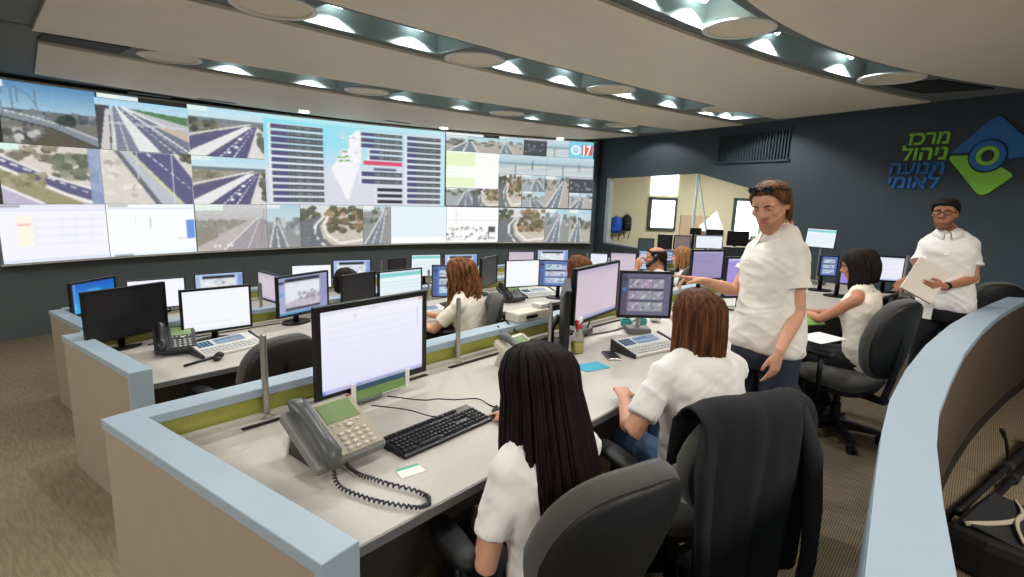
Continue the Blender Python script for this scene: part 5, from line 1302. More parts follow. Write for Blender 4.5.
def head_mesh(g, H, f, u, k=1.0, jaw=1.0, nose=1.0):
    """H: centre of the head, f forward, u up"""
    f = f.normalized(); u = (u-f*u.dot(f)).normalized(); r = f.cross(u)
    def P(x, y, z): return H+(r*x+f*y+u*(z-.118))*k
    secs = [(.000, .020, .080, .035), (.010, .036, .087, .010), (.028, .047*jaw, .089, -.022), (.052, .056*jaw, .089, -.048), (.080, .063, .091, -.068), (.108, .068, .090, -.084), (.132, .071, .084, -.095), (.150, .0735, .088, -.100), (.172, .075, .087, -.102), (.195, .072, .076, -.097), (.215, .062, .055, -.082), (.228, .043, .030, -.058), (.2345, .015, .0, -.03)]
    rings = []
    for z, hw, yf, yb in secs:
        ring_ = []
        for j in range(24):
            a = 2*math.pi*j/24; c, s = math.cos(a), math.sin(a); ex = .86
            ring_.append(P(math.copysign(abs(c)**ex, c)*hw, (yf+yb)/2+math.copysign(abs(s)**ex, s)*(yf-yb)/2, z))
        rings.append(ring_)
    g.loft(rings)
    F = (r, f, u)
    g.tube([P(0, .082, .142), P(0, .096, .126), P(0, .1085*nose, .108)], [.0085*k, .0105*k, .0135*k], 10, round_ends=True)
    for s in (-1, 1):
        g.sphere(P(s*.011, .096, .103), (.009*k, .010*k, .0075*k), 10, 6, frame=F)
        g.sphere(P(s*.034, .076, .152), (.026*k, .014*k, .0075*k), 12, 6, frame=F)       # brow
        g.sphere(P(s*.046, .062, .112), (.022*k, .02*k, .02*k), 12, 6, frame=F)          # cheek
        g.sphere(P(s*.0745, -.008, .122), (.009*k, .020*k, .031*k), 12, 8, frame=F)      # ear
    g.sphere(P(0, .089, .078), (.024*k, .0085*k, .0058*k), 12, 6, frame=F); g.sphere(P(0, .088, .066), (.020*k, .009*k, .0068*k), 12, 6, frame=F)
    g.sphere(P(0, .080, .018), (.02*k, .013*k, .015*k), 12, 6, frame=F)
    return P, F

def eyes_and_brows(P, F, o, par, k=1.0, brow='hair_dark', look=(0, 1, 0), lids='skin', droop=.35):
    r, f, u = F
    for s in (-1, 1):
        g = MB(); c = P(s*.032, .0735, .136)-o; g.sphere(c, .0108*k, 12, 8, frame=F); e_ = g.build('eye', 'eye_white', par, smooth=True)
        g = MB(); d_ = (f*look[1]+r*look[0]+u*look[2]).normalized(); g.sphere(c+d_*.0068*k, .0056*k, 10, 6); g.build('iris', 'iris', e_, smooth=True)
        # upper and lower lids: shells round the eyeball
        g = MB(); n = 12
        for lo, hi in ((droop-.15, 1.5), (-1.5, -.62)):
            rings = []
            for i in range(5):
                t = lo+(hi-lo)*i/4; rings.append([c+(f*math.cos(t)*math.cos(q)+r*math.sin(q)+u*math.sin(t)*math.cos(q))*.0122*k for q in [-1.35+2.7*j/n for j in range(n+1)]])
            g.loft(rings, cap0=False, cap1=False, closed=False)
        g.build('eyelid', lids, e_, smooth=True)
        g = MB(); g.tube([P(s*.013, .0915, .151)-o, P(s*.032, .0925, .156)-o, P(s*.052, .078, .152)-o], [.0026*k, .0036*k, .002*k], 6); g.build('eyebrow', brow, par, smooth=True)

def skull(P, a, z, rr):
    sh = math.sqrt(max(0.02, 1-max(0, (z-.15)/.096)**2)) if z > .15 else 1.0-.10*max(0, (.13-z)/.06)
    return P(math.sin(a)*(.077+rr)*sh, math.cos(a)*((.0865 if math.cos(a) > 0 else .104)+rr)*sh-(.008 if z < .2 else 0)*max(0, -math.cos(a)), z)
def short_hair(P, o, par, m, back_low=.07, thick=.014, front=.185, k=1.0, side_low=.135, F=None, n=260, top=.2435, rad=.0055, seed=4, back_extra=0.0, part=0.0):
    """a cap with a hairline (high at the brow, low at the nape) under short combed strands"""
    rnd = random.Random(seed); g = MB()
    def line(fa):
        t = (1-math.cos(fa))/2
        if t < .5: q = min(1, t*2.2); q = q*q*(3-2*q); return front+(side_low-front)*q
        return side_low+(back_low-side_low)*min(1, (t-.5)*2.2)
    rings = []; nn = 30
    for i in range(10):
        t = i/9; ring_ = []
        for j in range(nn):
            a = 2*math.pi*j/nn; fa = abs((a+math.pi) % (2*math.pi)-math.pi); z = top-(top-line(fa))*t
            ring_.append(skull(P, a, z, thick*(.75 if i < 9 else .25))-o)
        rings.append(ring_)
    g.loft(rings, cap1=False, cap0=top > .23)
    for i in range(n):
        a = 2*math.pi*(i+rnd.random())/n; fa = abs((a+math.pi) % (2*math.pi)-math.pi); zl = line(fa)+rnd.uniform(-.008, .012); rr = thick*rnd.uniform(.65, 1.05); pts = []
        sw = rnd.uniform(-.25, .25)
        for t in (0, .2, .45, .72, 1.0):
            z = top-.004-(top-.004-zl)*t; pts.append(skull(P, a+sw*(1-t), z, rr*(1-.35*t))-o)
        rads = [rad*.7, rad, rad, rad*.9, rad*.3]
        if back_extra and fa > 1.75:
            d_ = (pts[-1]-pts[-2]).normalized(); L = back_extra*rnd.uniform(.5, 1); w0 = rnd.uniform(0, 6)
            out = (pts[-1]-(P(0, -.01, zl)-o)).normalized(); rads = rads[:-1]+[rad]
            for s_ in range(4): pts.append(pts[-1]+(d_*.4+Vector((0, 0, -.8))+out*(.35*math.sin(w0+s_*1.7))).normalized()*L/4); rads.append(rad*(1-.2*s_))
        g.tube(pts, rads, 5)
    return g.build('hair', m, par, smooth=True)

def long_hair(P, F, o, par, m, length=.5, n=130, back_dir=None, wave=0.0, thick=.02, front_open=58, part=0.0, seed=1, k=1.0, gather=1.0, fan=.05, side_len=.8, lift=0.0, rad=.0095):
    """strands that leave the crown, follow the skull and fall"""
    rnd = random.Random(seed); r, f, u = F; g = MB(); dn = Vector((0, 0, -1)) if back_dir is None else Vector(back_dir).normalized()
    # skull cap under the strands
    rings = []
    for i in range(10):
        t = i/9; ring_ = []
        for j in range(26):
            a = 2*math.pi*j/26; fa = abs((a+math.pi) % (2*math.pi)-math.pi); tt = (1-math.cos(fa))/2
            zl = .19-(.13)*min(1, tt*1.8); z = .246-(.246-zl)*t
            sh = math.sqrt(max(0, 1-max(0, (z-.15)/.098)**2)) if z > .15 else 1.0
            ring_.append(P(math.sin(a)*(.080+thick*.3)*sh, (.086+thick*.3 if math.cos(a) > 0 else .106+thick*.5)*math.cos(a)*sh, z)-o)
        rings.append(ring_)
    g.loft(rings)
    for i in range(n):
        a = R(front_open)+(2*math.pi-2*R(front_open))*((i+rnd.random())/n)       # 0 = face
        lay = rnd.random(); rr = thick*(.25+.9*lay); pts = []; rads = []
        fa = abs((a+math.pi) % (2*math.pi)-math.pi); side = fa < R(95)
        L = length*(side_len if side else 1.0)*(1-.16*rnd.random()); w0 = rnd.uniform(0, 6.28)
        for z in (.2435, .238, .222, .195, .16, .125, .09):
            sh = math.sqrt(max(0.02, 1-max(0, (z-.15)/.096)**2)) if z > .15 else 1.0
            x = math.sin(a)*(.077+rr)*sh+part*(1-sh)*.06; y = math.cos(a)*((.086 if math.cos(a) > 0 else .104)+rr)*sh
            pts.append(P(x, y-(.012 if z < .2 else 0), z)-o); rads.append(rad*(.8 if z > .2 else 1.0))
        q = pts[-1]; d0 = (pts[-1]-pts[-2]).normalized(); out = (r*math.sin(a)+f*math.cos(a)); out = Vector((out.x, out.y, 0))
        steps = max(3, int(L/.045))
        for s in range(steps):
            t = (s+1)/steps; dv = (d0*(1-t*2.2) if t < .45 else Vector((0, 0, 0)))*.6+dn*(.4+t)+out*(fan*(1-gather*t))
            dv.normalize(); side_v = dv.cross(out).normalized() if out.length > .01 else r
            wv = wave*math.sin(w0+s*1.5)*.02
            q = q+dv*(L/steps); pts.append(q+side_v*wv+out*(wave*math.cos(w0*1.3+s*1.3)*.012)); rads.append(rad*(1.0-.75*max(0, t-.45)/.55))
        g.tube(pts, [v*k for v in rads], 6)
    return g.build('hair', m, par, smooth=True)

def person(label, S, vox=.008, group=None):
    """S: dictionary of joints in world coordinates and clothing options"""
    O = Vector(S['root']); g = MB(); k = S.get('k', 1.0); b_ = S.get('build', 1.0)
    pel, neck = S['pelvis'], S['neck']; up = (neck-pel).normalized()
    shL, shR = S['shL'], S['shR']; rv = (shR-shL).normalized(); hipv = (S['hipR']-S['hipL']).normalized(); fw = up.cross(rv).normalized()
    # --- torso
    def torso(gm, e, low=-.10, top=1.0, waist=1.0, chest=1.0, bust=0.0, neckw=True, shoulders=True):
        T = (neck-pel).length; n = 22
        tab = [(low/T if low < 0 else low, .150, .100, .0), (0.0, .168, .115, .0), (.18, .158, .112, .0), (.38, .136*waist, .100, .0), (.56, .150*chest, .108, .01), (.72, .163*chest, .113, .015), (.84, .155, .100, .005), (.93, .112, .075, -.01), (1.0, .062, .058, -.012)]
        rings = []
        for t, hw, hd, yo in tab:
            if t > top: continue
            c = pel.lerp(neck, t) if t >= 0 else pel+up*(t*T)
            c = c+S.get('curve', Vector((0, 0, 0)))*math.sin(max(0, min(1, t))*math.pi)
            tt = max(0, min(1, t)); rr_ = (hipv*(1-tt)+rv*tt).normalized(); ff = up.cross(rr_).normalized()
            hw = hw*b_+e; hd = hd*b_+e
            ring_ = []
            for j in range(n):
                a = 2*math.pi*j/n; cc, s = math.cos(a), math.sin(a); ex = .85
                bb = bust*math.exp(-((t-.66)/.13)**2)*max(0, s) if bust else 0
                ring_.append(c+rr_*(math.copysign(abs(cc)**ex, cc)*hw)+ff*(math.copysign(abs(s)**ex, s)*hd+yo+bb))
            rings.append(ring_)
        gm.loft([[p-O for p in q] for q in rings])
        if shoulders:
            for sh in (shL, shR): gm.sphere(sh-O, (.046*b_+e*.6), 14, 8); gm.tube([sh-O, (sh+neck)*.5+Vector((0, 0, .004))-O, neck-O], [.046*b_+e*.6, .05+e*.6, .05+e*.6], 12)
    torso(g, 0, bust=S.get('bust', 0)); hc, hf, hu = S['head'], S['hf'], S['hu']
    P, F = head_mesh(g, hc-O, hf, hu, k=S.get('hk', 1.0), jaw=S.get('jaw', 1.0)); PW = lambda x, y, z: P(x, y, z)
    nb = P(0, -.03, .03); g.tube([neck-O-up*.02, neck-O+up*.03, nb, P(0, -.025, .09)], [.064*b_, .055*b_, .054*b_, .05], 14)
    arms = {}
    for sd, sh, el, wr in (('L', shL, S['elL'], S['wrL']), ('R', shR, S['elR'], S['wrR'])):
        g.tube([sh-O, sh.lerp(el, .35)-O, el-O, el.lerp(wr, .25)-O, el.lerp(wr, .7)-O, wr-O], [.047*b_, .044*b_, .035*b_, .037*b_, .028*b_, .0235*b_], 12, round_ends=True)
        h_ = S.get('hand'+sd)
        if h_: hand(g, wr-O, h_['d'], h_['n'], 1 if sd == 'R' else -1, h_.get('curl', .5), S.get('handk', 1.0), h_.get('point', False))
    for sd in 'LR':
        hp, kn, an = S['hip'+sd], S['kn'+sd], S['an'+sd]
        g.tube([hp-O, hp.lerp(kn, .4)-O, kn-O, kn.lerp(an, .3)-O, kn.lerp(an, .75)-O, an-O], [.080*b_, .074*b_, .052*b_, .052*b_, .036*b_, .034*b_], 12, round_ends=True)
        ft = S.get('ft'+sd); g.tube([an-O+Vector((0, 0, -.01)), an-O+ft*.08+Vector((0, 0, -.045)), an-O+ft*.16+Vector((0, 0, -.055))], [.034, .034, .024], 10, round_ends=True)
    body = g.build('person', [S.get('skin', 'skin'), S.get('lips', 'lips'), S.get('beard', 'stubble')], None, loc=O)
    remesh(body, vox, 2, .45); tag(body, label, 'person', group)
    if len(body.data.materials) < 3:
        body.data.materials.clear()
        for m_ in (S.get('skin', 'skin'), S.get('lips', 'lips'), S.get('beard', 'stubble')): body.data.materials.append(M[m_])
    r, f, u = F; base = P(0, 0, 0)
    for pl in body.data.polygons:
        c = pl.center-base
        if c.length > .3: continue
        x, y, z = c.dot(r), c.dot(f), c.dot(u); hk = S.get('hk', 1.0); x, y, z = x/hk, y/hk, z/hk
        if y > .082 and abs(x) < .022 and .060 < z < .084: pl.material_index = 1
        elif S.get('beard_on') and y > -.005 and -.01 < z < .098 and (z < .058+.6*max(0, abs(x)-.028) or (z > .084 and abs(x) < .026 and y > .08)): pl.material_index = 2
    # --- clothes
    sm = S.get('shirt', 'shirt_white')
    if sm:
        g = MB(); torso(g, .014+S.get('loose', 0), low=S.get('hem', -.12), waist=S.get('waist', 1.05), bust=S.get('bust', 0), top=.95, shoulders=S.get('sleeve', .62) > 0)
        if S.get('sleeve', .62) > 0:
            for sh, el in ((shL, S['elL']), (shR, S['elR'])):
                sl = S.get('sleeve', .62); e_ = sh.lerp(el, sl)
                g.tube([sh-O, sh.lerp(el, sl*.5)-O, e_-O], [.052*b_, .056*b_, .062*b_], 14)
        else:
            for sh in (shL, shR): g.tube([sh.lerp(neck, .30)-O, sh.lerp(neck, .75)-O, neck-O-up*.01], [.062, .068, .066], 12)
        g.tube([neck-O-up*.06, neck-O-up*.006], [.085*b_, .070*b_], 16)
        so = g.build('shirt', sm, body); remesh(so, vox, int(22*(.0075/vox)**2)+2, .5); noise_push(so, S.get('wrinkle', .006)*.8, 5.0, .8, S.get('seed', 0)*7.7); noise_push(so, .0065, 4.2, 3.4, S.get('seed', 0)*3.1, .45); noise_push(so, .0035, 8.0, 3.2, S.get('seed', 0)*2.1, -.5)
        if not S.get('collar') and S.get('sleeve', .62) > 0:
            g = MB(); rr = [[neck-O-up*(dz+.03*max(0, math.sin(a)))+rv*(math.cos(a)*rd*b_*wx)+fw*(math.sin(a)*rd*b_+.002) for a in [2*math.pi*j/32 for j in range(32)]] for rd, dz, wx in ((.072, .010, 1), (.076, .0, 1), (.086, .0, 1), (.100, .014, 1.1), (.113, .034, 1.18), (.118, .055, 1.2))]
            g.loft(rr, cap0=False, cap1=False); g.build('neckband', sm, so, smooth=True)
        if S.get('collar'):
            g = MB(); rings = []; gap = R(13)
            for row, (rr_, zz) in enumerate(((.069, -.022), (.068, .022), (.076, .031), (.090, .012), (.104, -.018), (.098, -.020))):
                ring_ = []
                for j in range(35):
                    a = math.pi/2+gap+(2*math.pi-2*gap)*j/34; fr = max(0, math.sin(a))**2; pt_ = max(0, math.cos((a-math.pi/2-gap)*1.6)) if a < math.pi else max(0, math.cos((math.pi*2.5-gap-a)*1.6))
                    z_ = zz-.026*fr-(.022*pt_ if row >= 4 else 0); r2_ = rr_+(.012*pt_ if row >= 4 else 0)
                    ring_.append(neck-O+rv*(math.cos(a)*r2_)+fw*(math.sin(a)*r2_*.98+.004)+up*z_)
                rings.append(ring_)
            g.loft(rings, cap0=False, cap1=False, closed=False); co_ = g.build('collar', sm, so, smooth=True)
            md = co_.modifiers.new('t', 'SOLIDIFY'); md.thickness = .004
            g = MB(); pl_ = [neck-O+fw*(.098+.05*t)-up*(.02+.17*t)+rv*s_*.016+fw*.012*math.sin(t*2.5) for t in (0, .5, 1) for s_ in (-1, 1)]
            g.add(pl_, [(0, 1, 3, 2), (2, 3, 5, 4)]); pk = g.build('placket', sm, so); md = pk.modifiers.new('t', 'SOLIDIFY'); md.thickness = .006; md.offset = 0
            for sd, sh, el in (('L', shL, S['elL']), ('R', shR, S['elR'])):
                sl = S.get('sleeve', .62); a0, a1 = sh.lerp(el, sl-.07), sh.lerp(el, sl+.01); g = MB(); g.tube([a0-O, a1-O], [.066*b_, .067*b_], 18); g.build('cuff', sm, so, smooth='auto')
    tm = S.get('trousers', 'denim')
    if tm:
        g = MB(); rings = []
        for zz, w_, d_ in ((-.13, .13, .10), (-.06, .176, .125), (.0, .178, .125), (.05, .165, .118), (.085, .158, .112)):
            ring_ = []
            for j in range(20):
                a = 2*math.pi*j/20; c = pel+up*zz; ff = up.cross(hipv).normalized(); ring_.append(c-O+hipv*(math.cos(a)*w_*b_)+ff*(math.sin(a)*d_*b_))
            rings.append(ring_)
        g.loft(rings)
        for sd in 'LR':
            hp, kn, an = S['hip'+sd], S['kn'+sd], S['an'+sd]
            g.tube([hp-O, hp.lerp(kn, .4)-O, kn-O, kn.lerp(an, .4)-O, kn.lerp(an, .95)-O], [.094*b_, .088*b_, .068*b_, .064*b_, .056*b_], 14, round_ends=False)
            g.sphere(hp-O, .094*b_, 14, 8); g.sphere(kn-O, .068*b_, 14, 8)
        to = g.build('trousers', tm, body); remesh(to, max(vox, .009), 3, .5); noise_push(to, .006, 9.0, .6, 3.3)
    for sd in 'LR':
        an = S['an'+sd]; ft = S['ft'+sd]; sdv = Vector((-ft.y, ft.x, 0)); g = MB(); rings = []
        zf = -O.z+S['floor']
        for t, w_, h_ in ((-.055, .022, .05), (-.045, .034, .085), (0, .038, .095), (.06, .040, .075), (.12, .045, .055), (.17, .040, .045), (.195, .024, .032)):
            c = an-O+ft*t; c = Vector((c.x, c.y, zf)); rings.append([c+sdv*(math.cos(R(q))*w_)+Vector((0, 0, max(0.0, h_*(.5+.5*math.sin(R(q)))))) for q in range(0, 360, 30)])
        g.loft(rings); g.build('shoe', S.get('shoe', 'shoe'), body, smooth=True)
    S['P'], S['F'], S['O'] = P, F, O
    return body

def seated(root_xy, az, tz, pel_fwd=0.0, lean=12, lean_side=0, head_yaw=0, head_pitch=-15, seat=.47, torso=.50, handL=None, handR=None, sh_yaw=0, shoulder=.185, knee_spread=.1, head_d=.15, armL=(.29, .26), hintL=None, hintR=None, foot_back=0.0, head_off=(0, 0), **kw):
    """build the joint table of a seated figure: az heading in degrees"""
    a = R(az); f = Vector((math.cos(a), math.sin(a), 0)); r = Vector((f.y, -f.x, 0)); Z = Vector((0, 0, 1))
    pel = Vector((root_xy[0], root_xy[1], tz+seat+.095))+f*pel_fwd
    ln = R(lean); ls = R(lean_side); up = (Z*math.cos(ln)+f*math.sin(ln)+r*math.sin(ls)).normalized()
    neck = pel+up*torso; a2 = R(az+sh_yaw); r2 = Vector((math.sin(a2), -math.cos(a2), 0)); r2 = (r2-up*r2.dot(up)).normalized()
    S = dict(root=(root_xy[0], root_xy[1], tz), pelvis=pel, neck=neck, floor=tz, up=up)
    S['shL'] = neck-up*.068-r2*shoulder*.95; S['shR'] = neck-up*.068+r2*shoulder*.95
    S['hipL'] = pel-r*.09+Vector((0, 0, -.03)); S['hipR'] = pel+r*.09+Vector((0, 0, -.03))
    for sd, s in (('L', -1), ('R', 1)):
        S['kn'+sd] = pel+f*.43+r*(s*knee_spread)+Vector((0, 0, -.035)); S['an'+sd] = Vector((S['kn'+sd].x, S['kn'+sd].y, tz+.09))+f*(.02-foot_back); S['ft'+sd] = f
    ha = R(az+head_yaw); hf = Vector((math.cos(ha), math.sin(ha), 0)); hp = R(head_pitch); S['hf'] = hf*math.cos(hp)+Z*math.sin(hp); S['hu'] = Z*math.cos(hp)-hf*math.sin(hp)
    S['head'] = neck+(up*.5+Z*.5).normalized()*head_d+f*(.035+head_off[0])+r*head_off[1]
    for sd, s, hd in (('L', -1, handL), ('R', 1, handR)):
        if hd is None: hd = pel+f*.30+r*(s*.09)+Vector((0, 0, .09))
        hd = Vector(hd); hint = {'L': hintL, 'R': hintR}[sd] or (r*s*.6-f*.4-Z*.7)
        el, wr = ik(S['sh'+sd], hd, armL[0], armL[1], hint); S['el'+sd], S['wr'+sd] = el, wr
        fd = (wr-el).normalized(); S['hand'+sd] = dict(d=(fd+Vector((0, 0, -.1))), n=Vector((0, 0, -1)), curl=.55)
    S.update(kw); return S
# ------------------------------------------------------------------ the black haired woman in front
def dirpx(dx, dy, away=0.0):            # a direction: dx right in the view, dy up, away from the camera
    return (Vector((bd.y, -bd.x, 0))*dx+Vector((0, 0, 1))*dy+bd*away).normalized()
S = seated((1.17, .78), 78, T1, lean=14, seat=.43, torso=.46, head_yaw=10, head_pitch=-12, handR=(1.545, 1.30, DZ1+.045), handL=(1.15, 1.08, DZ1-.14), hintL=(-.35, -.1, -1), shoulder=.165, knee_spread=.09, build=.92, hk=.96, handk=.88,
           armL=(.27, .25), shirt='shirt_white', trousers='trousers_dark', bust=.02, sleeve=.66, loose=.006, wrinkle=.010, seed=1, hem=-.16, skin='skin', floor=T1)
S['handR'] = dict(d=Vector((.1, 1, -.12)), n=Vector((.1, 0, -1)), curl=.45); S['handL'] = dict(d=Vector((.3, .9, -.3)), n=Vector((.9, 0, -.4)), curl=.6)
pb = person('woman with long straight black hair and white shirt seated at the front desk', S, .0075)
eyes_and_brows(S['P'], S['F'], Vector((0, 0, 0)), pb, .96)
long_hair(S['P'], S['F'], Vector((0, 0, 0)), pb, 'hair_black', length=.53, n=460, back_dir=(-.05, -.22, -1), thick=.031, front_open=46, seed=3, fan=.20, gather=1.25, side_len=.78, rad=.0062)
make_chair('dark office chair of the black haired woman in the front', 1.27, .95, 72, T1, tilt=18, back_h=.54, back_w=.47, seat_z=.43)
# ------------------------------------------------------------------ the brown haired woman beside her
S = seated((2.12, .73), 62, T1, lean=13, seat=.45, torso=.49, head_yaw=18, head_pitch=-6, handL=(2.02, 1.08, DZ1+.05), handR=(2.5, 1.06, DZ1+.05), shoulder=.195, build=1.07, hk=.99, handk=.9, armL=(.28, .25), shirt='shirt_white', trousers='denim_blue', sleeve=.72, loose=.012, wrinkle=.010, seed=2, hem=-.14, floor=T1)
pb = person('woman with brown shoulder length hair in a white t-shirt below the pointing hand', S, .008)
eyes_and_brows(S['P'], S['F'], Vector((0, 0, 0)), pb, .99, 'hair_brown')
long_hair(S['P'], S['F'], Vector((0, 0, 0)), pb, 'hair_brown', length=.245, n=380, back_dir=(0, .0, -1), thick=.022, front_open=55, seed=5, fan=.03, gather=1.6, side_len=1.0, rad=.006)
ch2 = make_chair('dark office chair covered by the black jacket', 2.06, .82, 64, T1, tilt=14, back_h=.485, back_w=.47, seat_z=.44)
# black jacket hung over the back of that chair: the two layers, hem and an empty sleeve
ja = empty('jacket', (2.06, .82, T1), R(64-90)); tag(ja, 'black jacket hung over the back of the second office chair', 'jacket')
def drape(nm, prof, wfun, n=40, amp=.012, ph=0.0):
    g = MB(); rings = []; m = len(prof)
    for i, (y, z) in enumerate(prof):
        t = i/(m-1); w = wfun(t); ring_ = []
        for j in range(n+1):
            q = j/n*2-1; fold = amp*(.25+t)*(math.sin(q*9+ph+t*1.3)+.5*math.sin(q*17+ph*2+t*2))
            ring_.append(Vector((q*w, y+fold+.045*(q*q)*(1 if nm != 'front_panel' else 1), z-.04*abs(q)**3*(1-t)-.012*math.sin(q*5+ph)*t)))
        rings.append(ring_)
    vs = [p for q in rings for p in q]; k = n+1
    fs = [(i*k+j, i*k+j+1, (i+1)*k+j+1, (i+1)*k+j) for i in range(m-1) for j in range(n)]
    g.add(vs, fs); o = g.build(nm, 'jacket', ja, smooth=True)
    md = o.modifiers.new('t', 'SOLIDIFY'); md.thickness = .012; md.offset = 0; sb = o.modifiers.new('s', 'SUBSURF'); sb.levels = 1; sb.render_levels = 1
    bake(o); o.data.shade_smooth(); return o
topz = 1.005
drape('back_panel', [(-.245, topz-.08), (-.29, topz-.015), (-.335, topz+.01), (-.40, topz-.01), (-.43, topz-.06), (-.435, topz-.16), (-.43, topz-.32), (-.425, topz-.48), (-.42, topz-.62), (-.42, topz-.72)], lambda t: .238+.03*math.sin(min(1, t*1.3)*1.57), ph=.7)
drape('front_panel', [(-.245, topz-.06), (-.235, topz-.14), (-.22, topz-.3)], lambda t: .235, amp=.006)
g = MB(); pts = [(.19, -.36, topz-.06), (.235, -.41, topz-.22), (.245, -.44, topz-.42), (.235, -.45, topz-.62), (.23, -.44, topz-.82)]
g.tube(pts, [.06, .068, .06, .055, .05], 16, flat=.55); sl = g.build('sleeve', 'jacket', ja, smooth=True); noise_push(sl, .012, 12, .4, 2)
g = MB(); pts = [(-.19, -.34, topz-.08), (-.235, -.38, topz-.24), (-.24, -.40, topz-.42), (-.23, -.41, topz-.58)]
g.tube(pts, [.055, .06, .055, .05], 16, flat=.55); sl = g.build('sleeve', 'jacket', ja, smooth=True); noise_push(sl, .012, 12, .4, 5)

# ------------------------------------------------------------------ the standing man who points
D = 2.80
J = lambda px, py, d_: dep(px, py, d_)
S = dict(floor=T1, k=1.0, build=1.06, hk=1.06, shirt='shirt_warm', trousers='denim', collar=True, sleeve=.60, loose=.012, wrinkle=.009, seed=4, hem=-.035, waist=1.10, beard_on=True, beard='stubble', jaw=1.0, handk=1.05)
S['neck'] = J(781, 231, 2.84); S['pelvis'] = J(766, 345, 2.86); S['root'] = (S['pelvis'].x, S['pelvis'].y, T1)
fd = dirpx(-.86, 0, -.50); S['facing'] = fd; rt = Vector((fd.y, -fd.x, 0))
S['shL'] = J(794, 250, 2.70); S['shR'] = S['neck']*2-S['shL']+Vector((0, 0, 2*(S['shL'].z-S['neck'].z)))+Vector((0, 0, 0)); S['shR'].z = S['shL'].z
S['elL'] = J(798, 312, 2.70); S['wrL'] = J(779, 352, 2.62)
S['handL'] = dict(d=dirpx(-.12, -1, .0), n=dirpx(-.5, 0, .8), curl=.55)
S['wrR'] = J(703, 281, 2.92); el, wr = ik(S['shR'], S['wrR'], .31, .27, dirpx(.1, -1, .25)); S['elR'] = el; S['wrR'] = wr
S['handR'] = dict(d=dirpx(-1, .10, .1), n=dirpx(.0, -.8, -.3), curl=.5, point=True)
S['hf'] = dirpx(-.72, -.42, -.62); S['hu'] = dirpx(-.25, .95, -.1); S['head'] = J(771, 206, 2.78)
for sd, s in (('L', -1), ('R', 1)):
    S['hip'+sd] = S['pelvis']+rt*(s*.095)+Vector((0, 0, -.04)); p_ = S['pelvis']; S['kn'+sd] = Vector((p_.x, p_.y, T1+.50))+rt*(s*.10)+fd*.02; S['an'+sd] = Vector((p_.x, p_.y, T1+.09))+rt*(s*.11)-fd*.03; S['ft'+sd] = fd
m1 = person('standing man in a white polo shirt with sunglasses on his head pointing left', S, .006)
eyes_and_brows(S['P'], S['F'], Vector((0, 0, 0)), m1, 1.06, 'hair_brown', (0, .8, -.6), droop=.0)
short_hair(S['P'], Vector((0, 0, 0)), m1, 'hair_ginger', back_low=.05, thick=.014, front=.210, side_low=.128, n=330, rad=.0055, back_extra=.09)
P, F = S['P'], S['F']
g = MB()
for s in (-1, 1): g.sphere(P(s*.036, .066, .226), (.030, .011, .021), 14, 8, frame=F)
g.build('sunglasses_lens', 'lens_dark', m1, smooth=True)
g = MB(); g.tube([P(-.012, .074, .23), P(.012, .074, .23)], .004, 6)
for s in (-1, 1): g.tube([P(s*.066, .055, .229), P(s*.087, .02, .21), P(s*.088, -.03, .185)], .004, 6)
g.build('sunglasses_frame', 'glasses_frame', m1, smooth=True)
g = MB(); c = S['neck'].lerp(S['pelvis'], .32)-S['O']+fd*.145-rt*.07; g.box(c, (.004, .05, .02), rot=math.atan2(fd.y, fd.x)); g.build('chest_logo', 'frame_dark', m1)
# ------------------------------------------------------------------ the man in glasses with the folder
S = dict(floor=T1, build=1.02, hk=1.0, shirt='shirt_white', trousers='trousers_dark', collar=True, sleeve=.62, loose=.010, wrinkle=.008, seed=6, hem=-.05, beard_on=True, beard='stubble_dark', skin='skin_tan', handk=.98, waist=1.08)
D2 = 4.2
S['neck'] = J(949, 233, D2); S['pelvis'] = J(945, 305, D2); S['root'] = (S['pelvis'].x, S['pelvis'].y, T1)
fd2 = dirpx(-.66, 0, -.75); rt2 = Vector((fd2.y, -fd2.x, 0))
S['shL'] = J(971, 245, 4.12); S['shR'] = J(927, 244, 4.30)
S['elL'] = J(974, 279, 4.08); S['wrL'] = J(943, 287, 3.92); S['handL'] = dict(d=dirpx(-1, .02, -.1), n=dirpx(.1, .35, .9), curl=.7)
S['wrR'] = J(909, 279, 4.05); el, wr = ik(S['shR'], S['wrR'], .29, .26, dirpx(.3, -1, .4)); S['elR'] = el; S['wrR'] = wr; S['handR'] = dict(d=dirpx(-.8, -.3, -.4), n=dirpx(.6, -.2, .5), curl=.9)
S['hf'] = dirpx(-.74, -.06, -.66); S['hu'] = dirpx(-.05, 1, 0); S['head'] = J(945, 214, D2-.02)
for sd, s in (('L', -1), ('R', 1)):
    p_ = S['pelvis']; S['hip'+sd] = p_+rt2*(s*.09)+Vector((0, 0, -.04)); S['kn'+sd] = Vector((p_.x, p_.y, T1+.48))+rt2*(s*.10); S['an'+sd] = Vector((p_.x, p_.y, T1+.09))+rt2*(s*.11)-fd2*.02; S['ft'+sd] = fd2
m2 = person('man with glasses and short dark hair in a white polo shirt by the logo wall', S, .0065)
P, F = S['P'], S['F']
eyes_and_brows(P, F, Vector((0, 0, 0)), m2, 1.0, 'hair_dark', (-.1, 1, -.1), lids='skin_tan')
short_hair(P, Vector((0, 0, 0)), m2, 'hair_dark', back_low=.07, thick=.017, front=.192, side_low=.150)
gl = MB()
for s in (-1, 1):
    pts = [P(s*.034+.026*math.cos(a), .103-.004*abs(math.cos(a)), .135+.019*math.sin(a)) for a in [2*math.pi*j/16 for j in range(17)]]; gl.tube(pts, .0026, 6, caps=False)
    gl.tube([P(s*.060, .098, .139), P(s*.080, .06, .139), P(s*.083, -.005, .137)], .0028, 6)
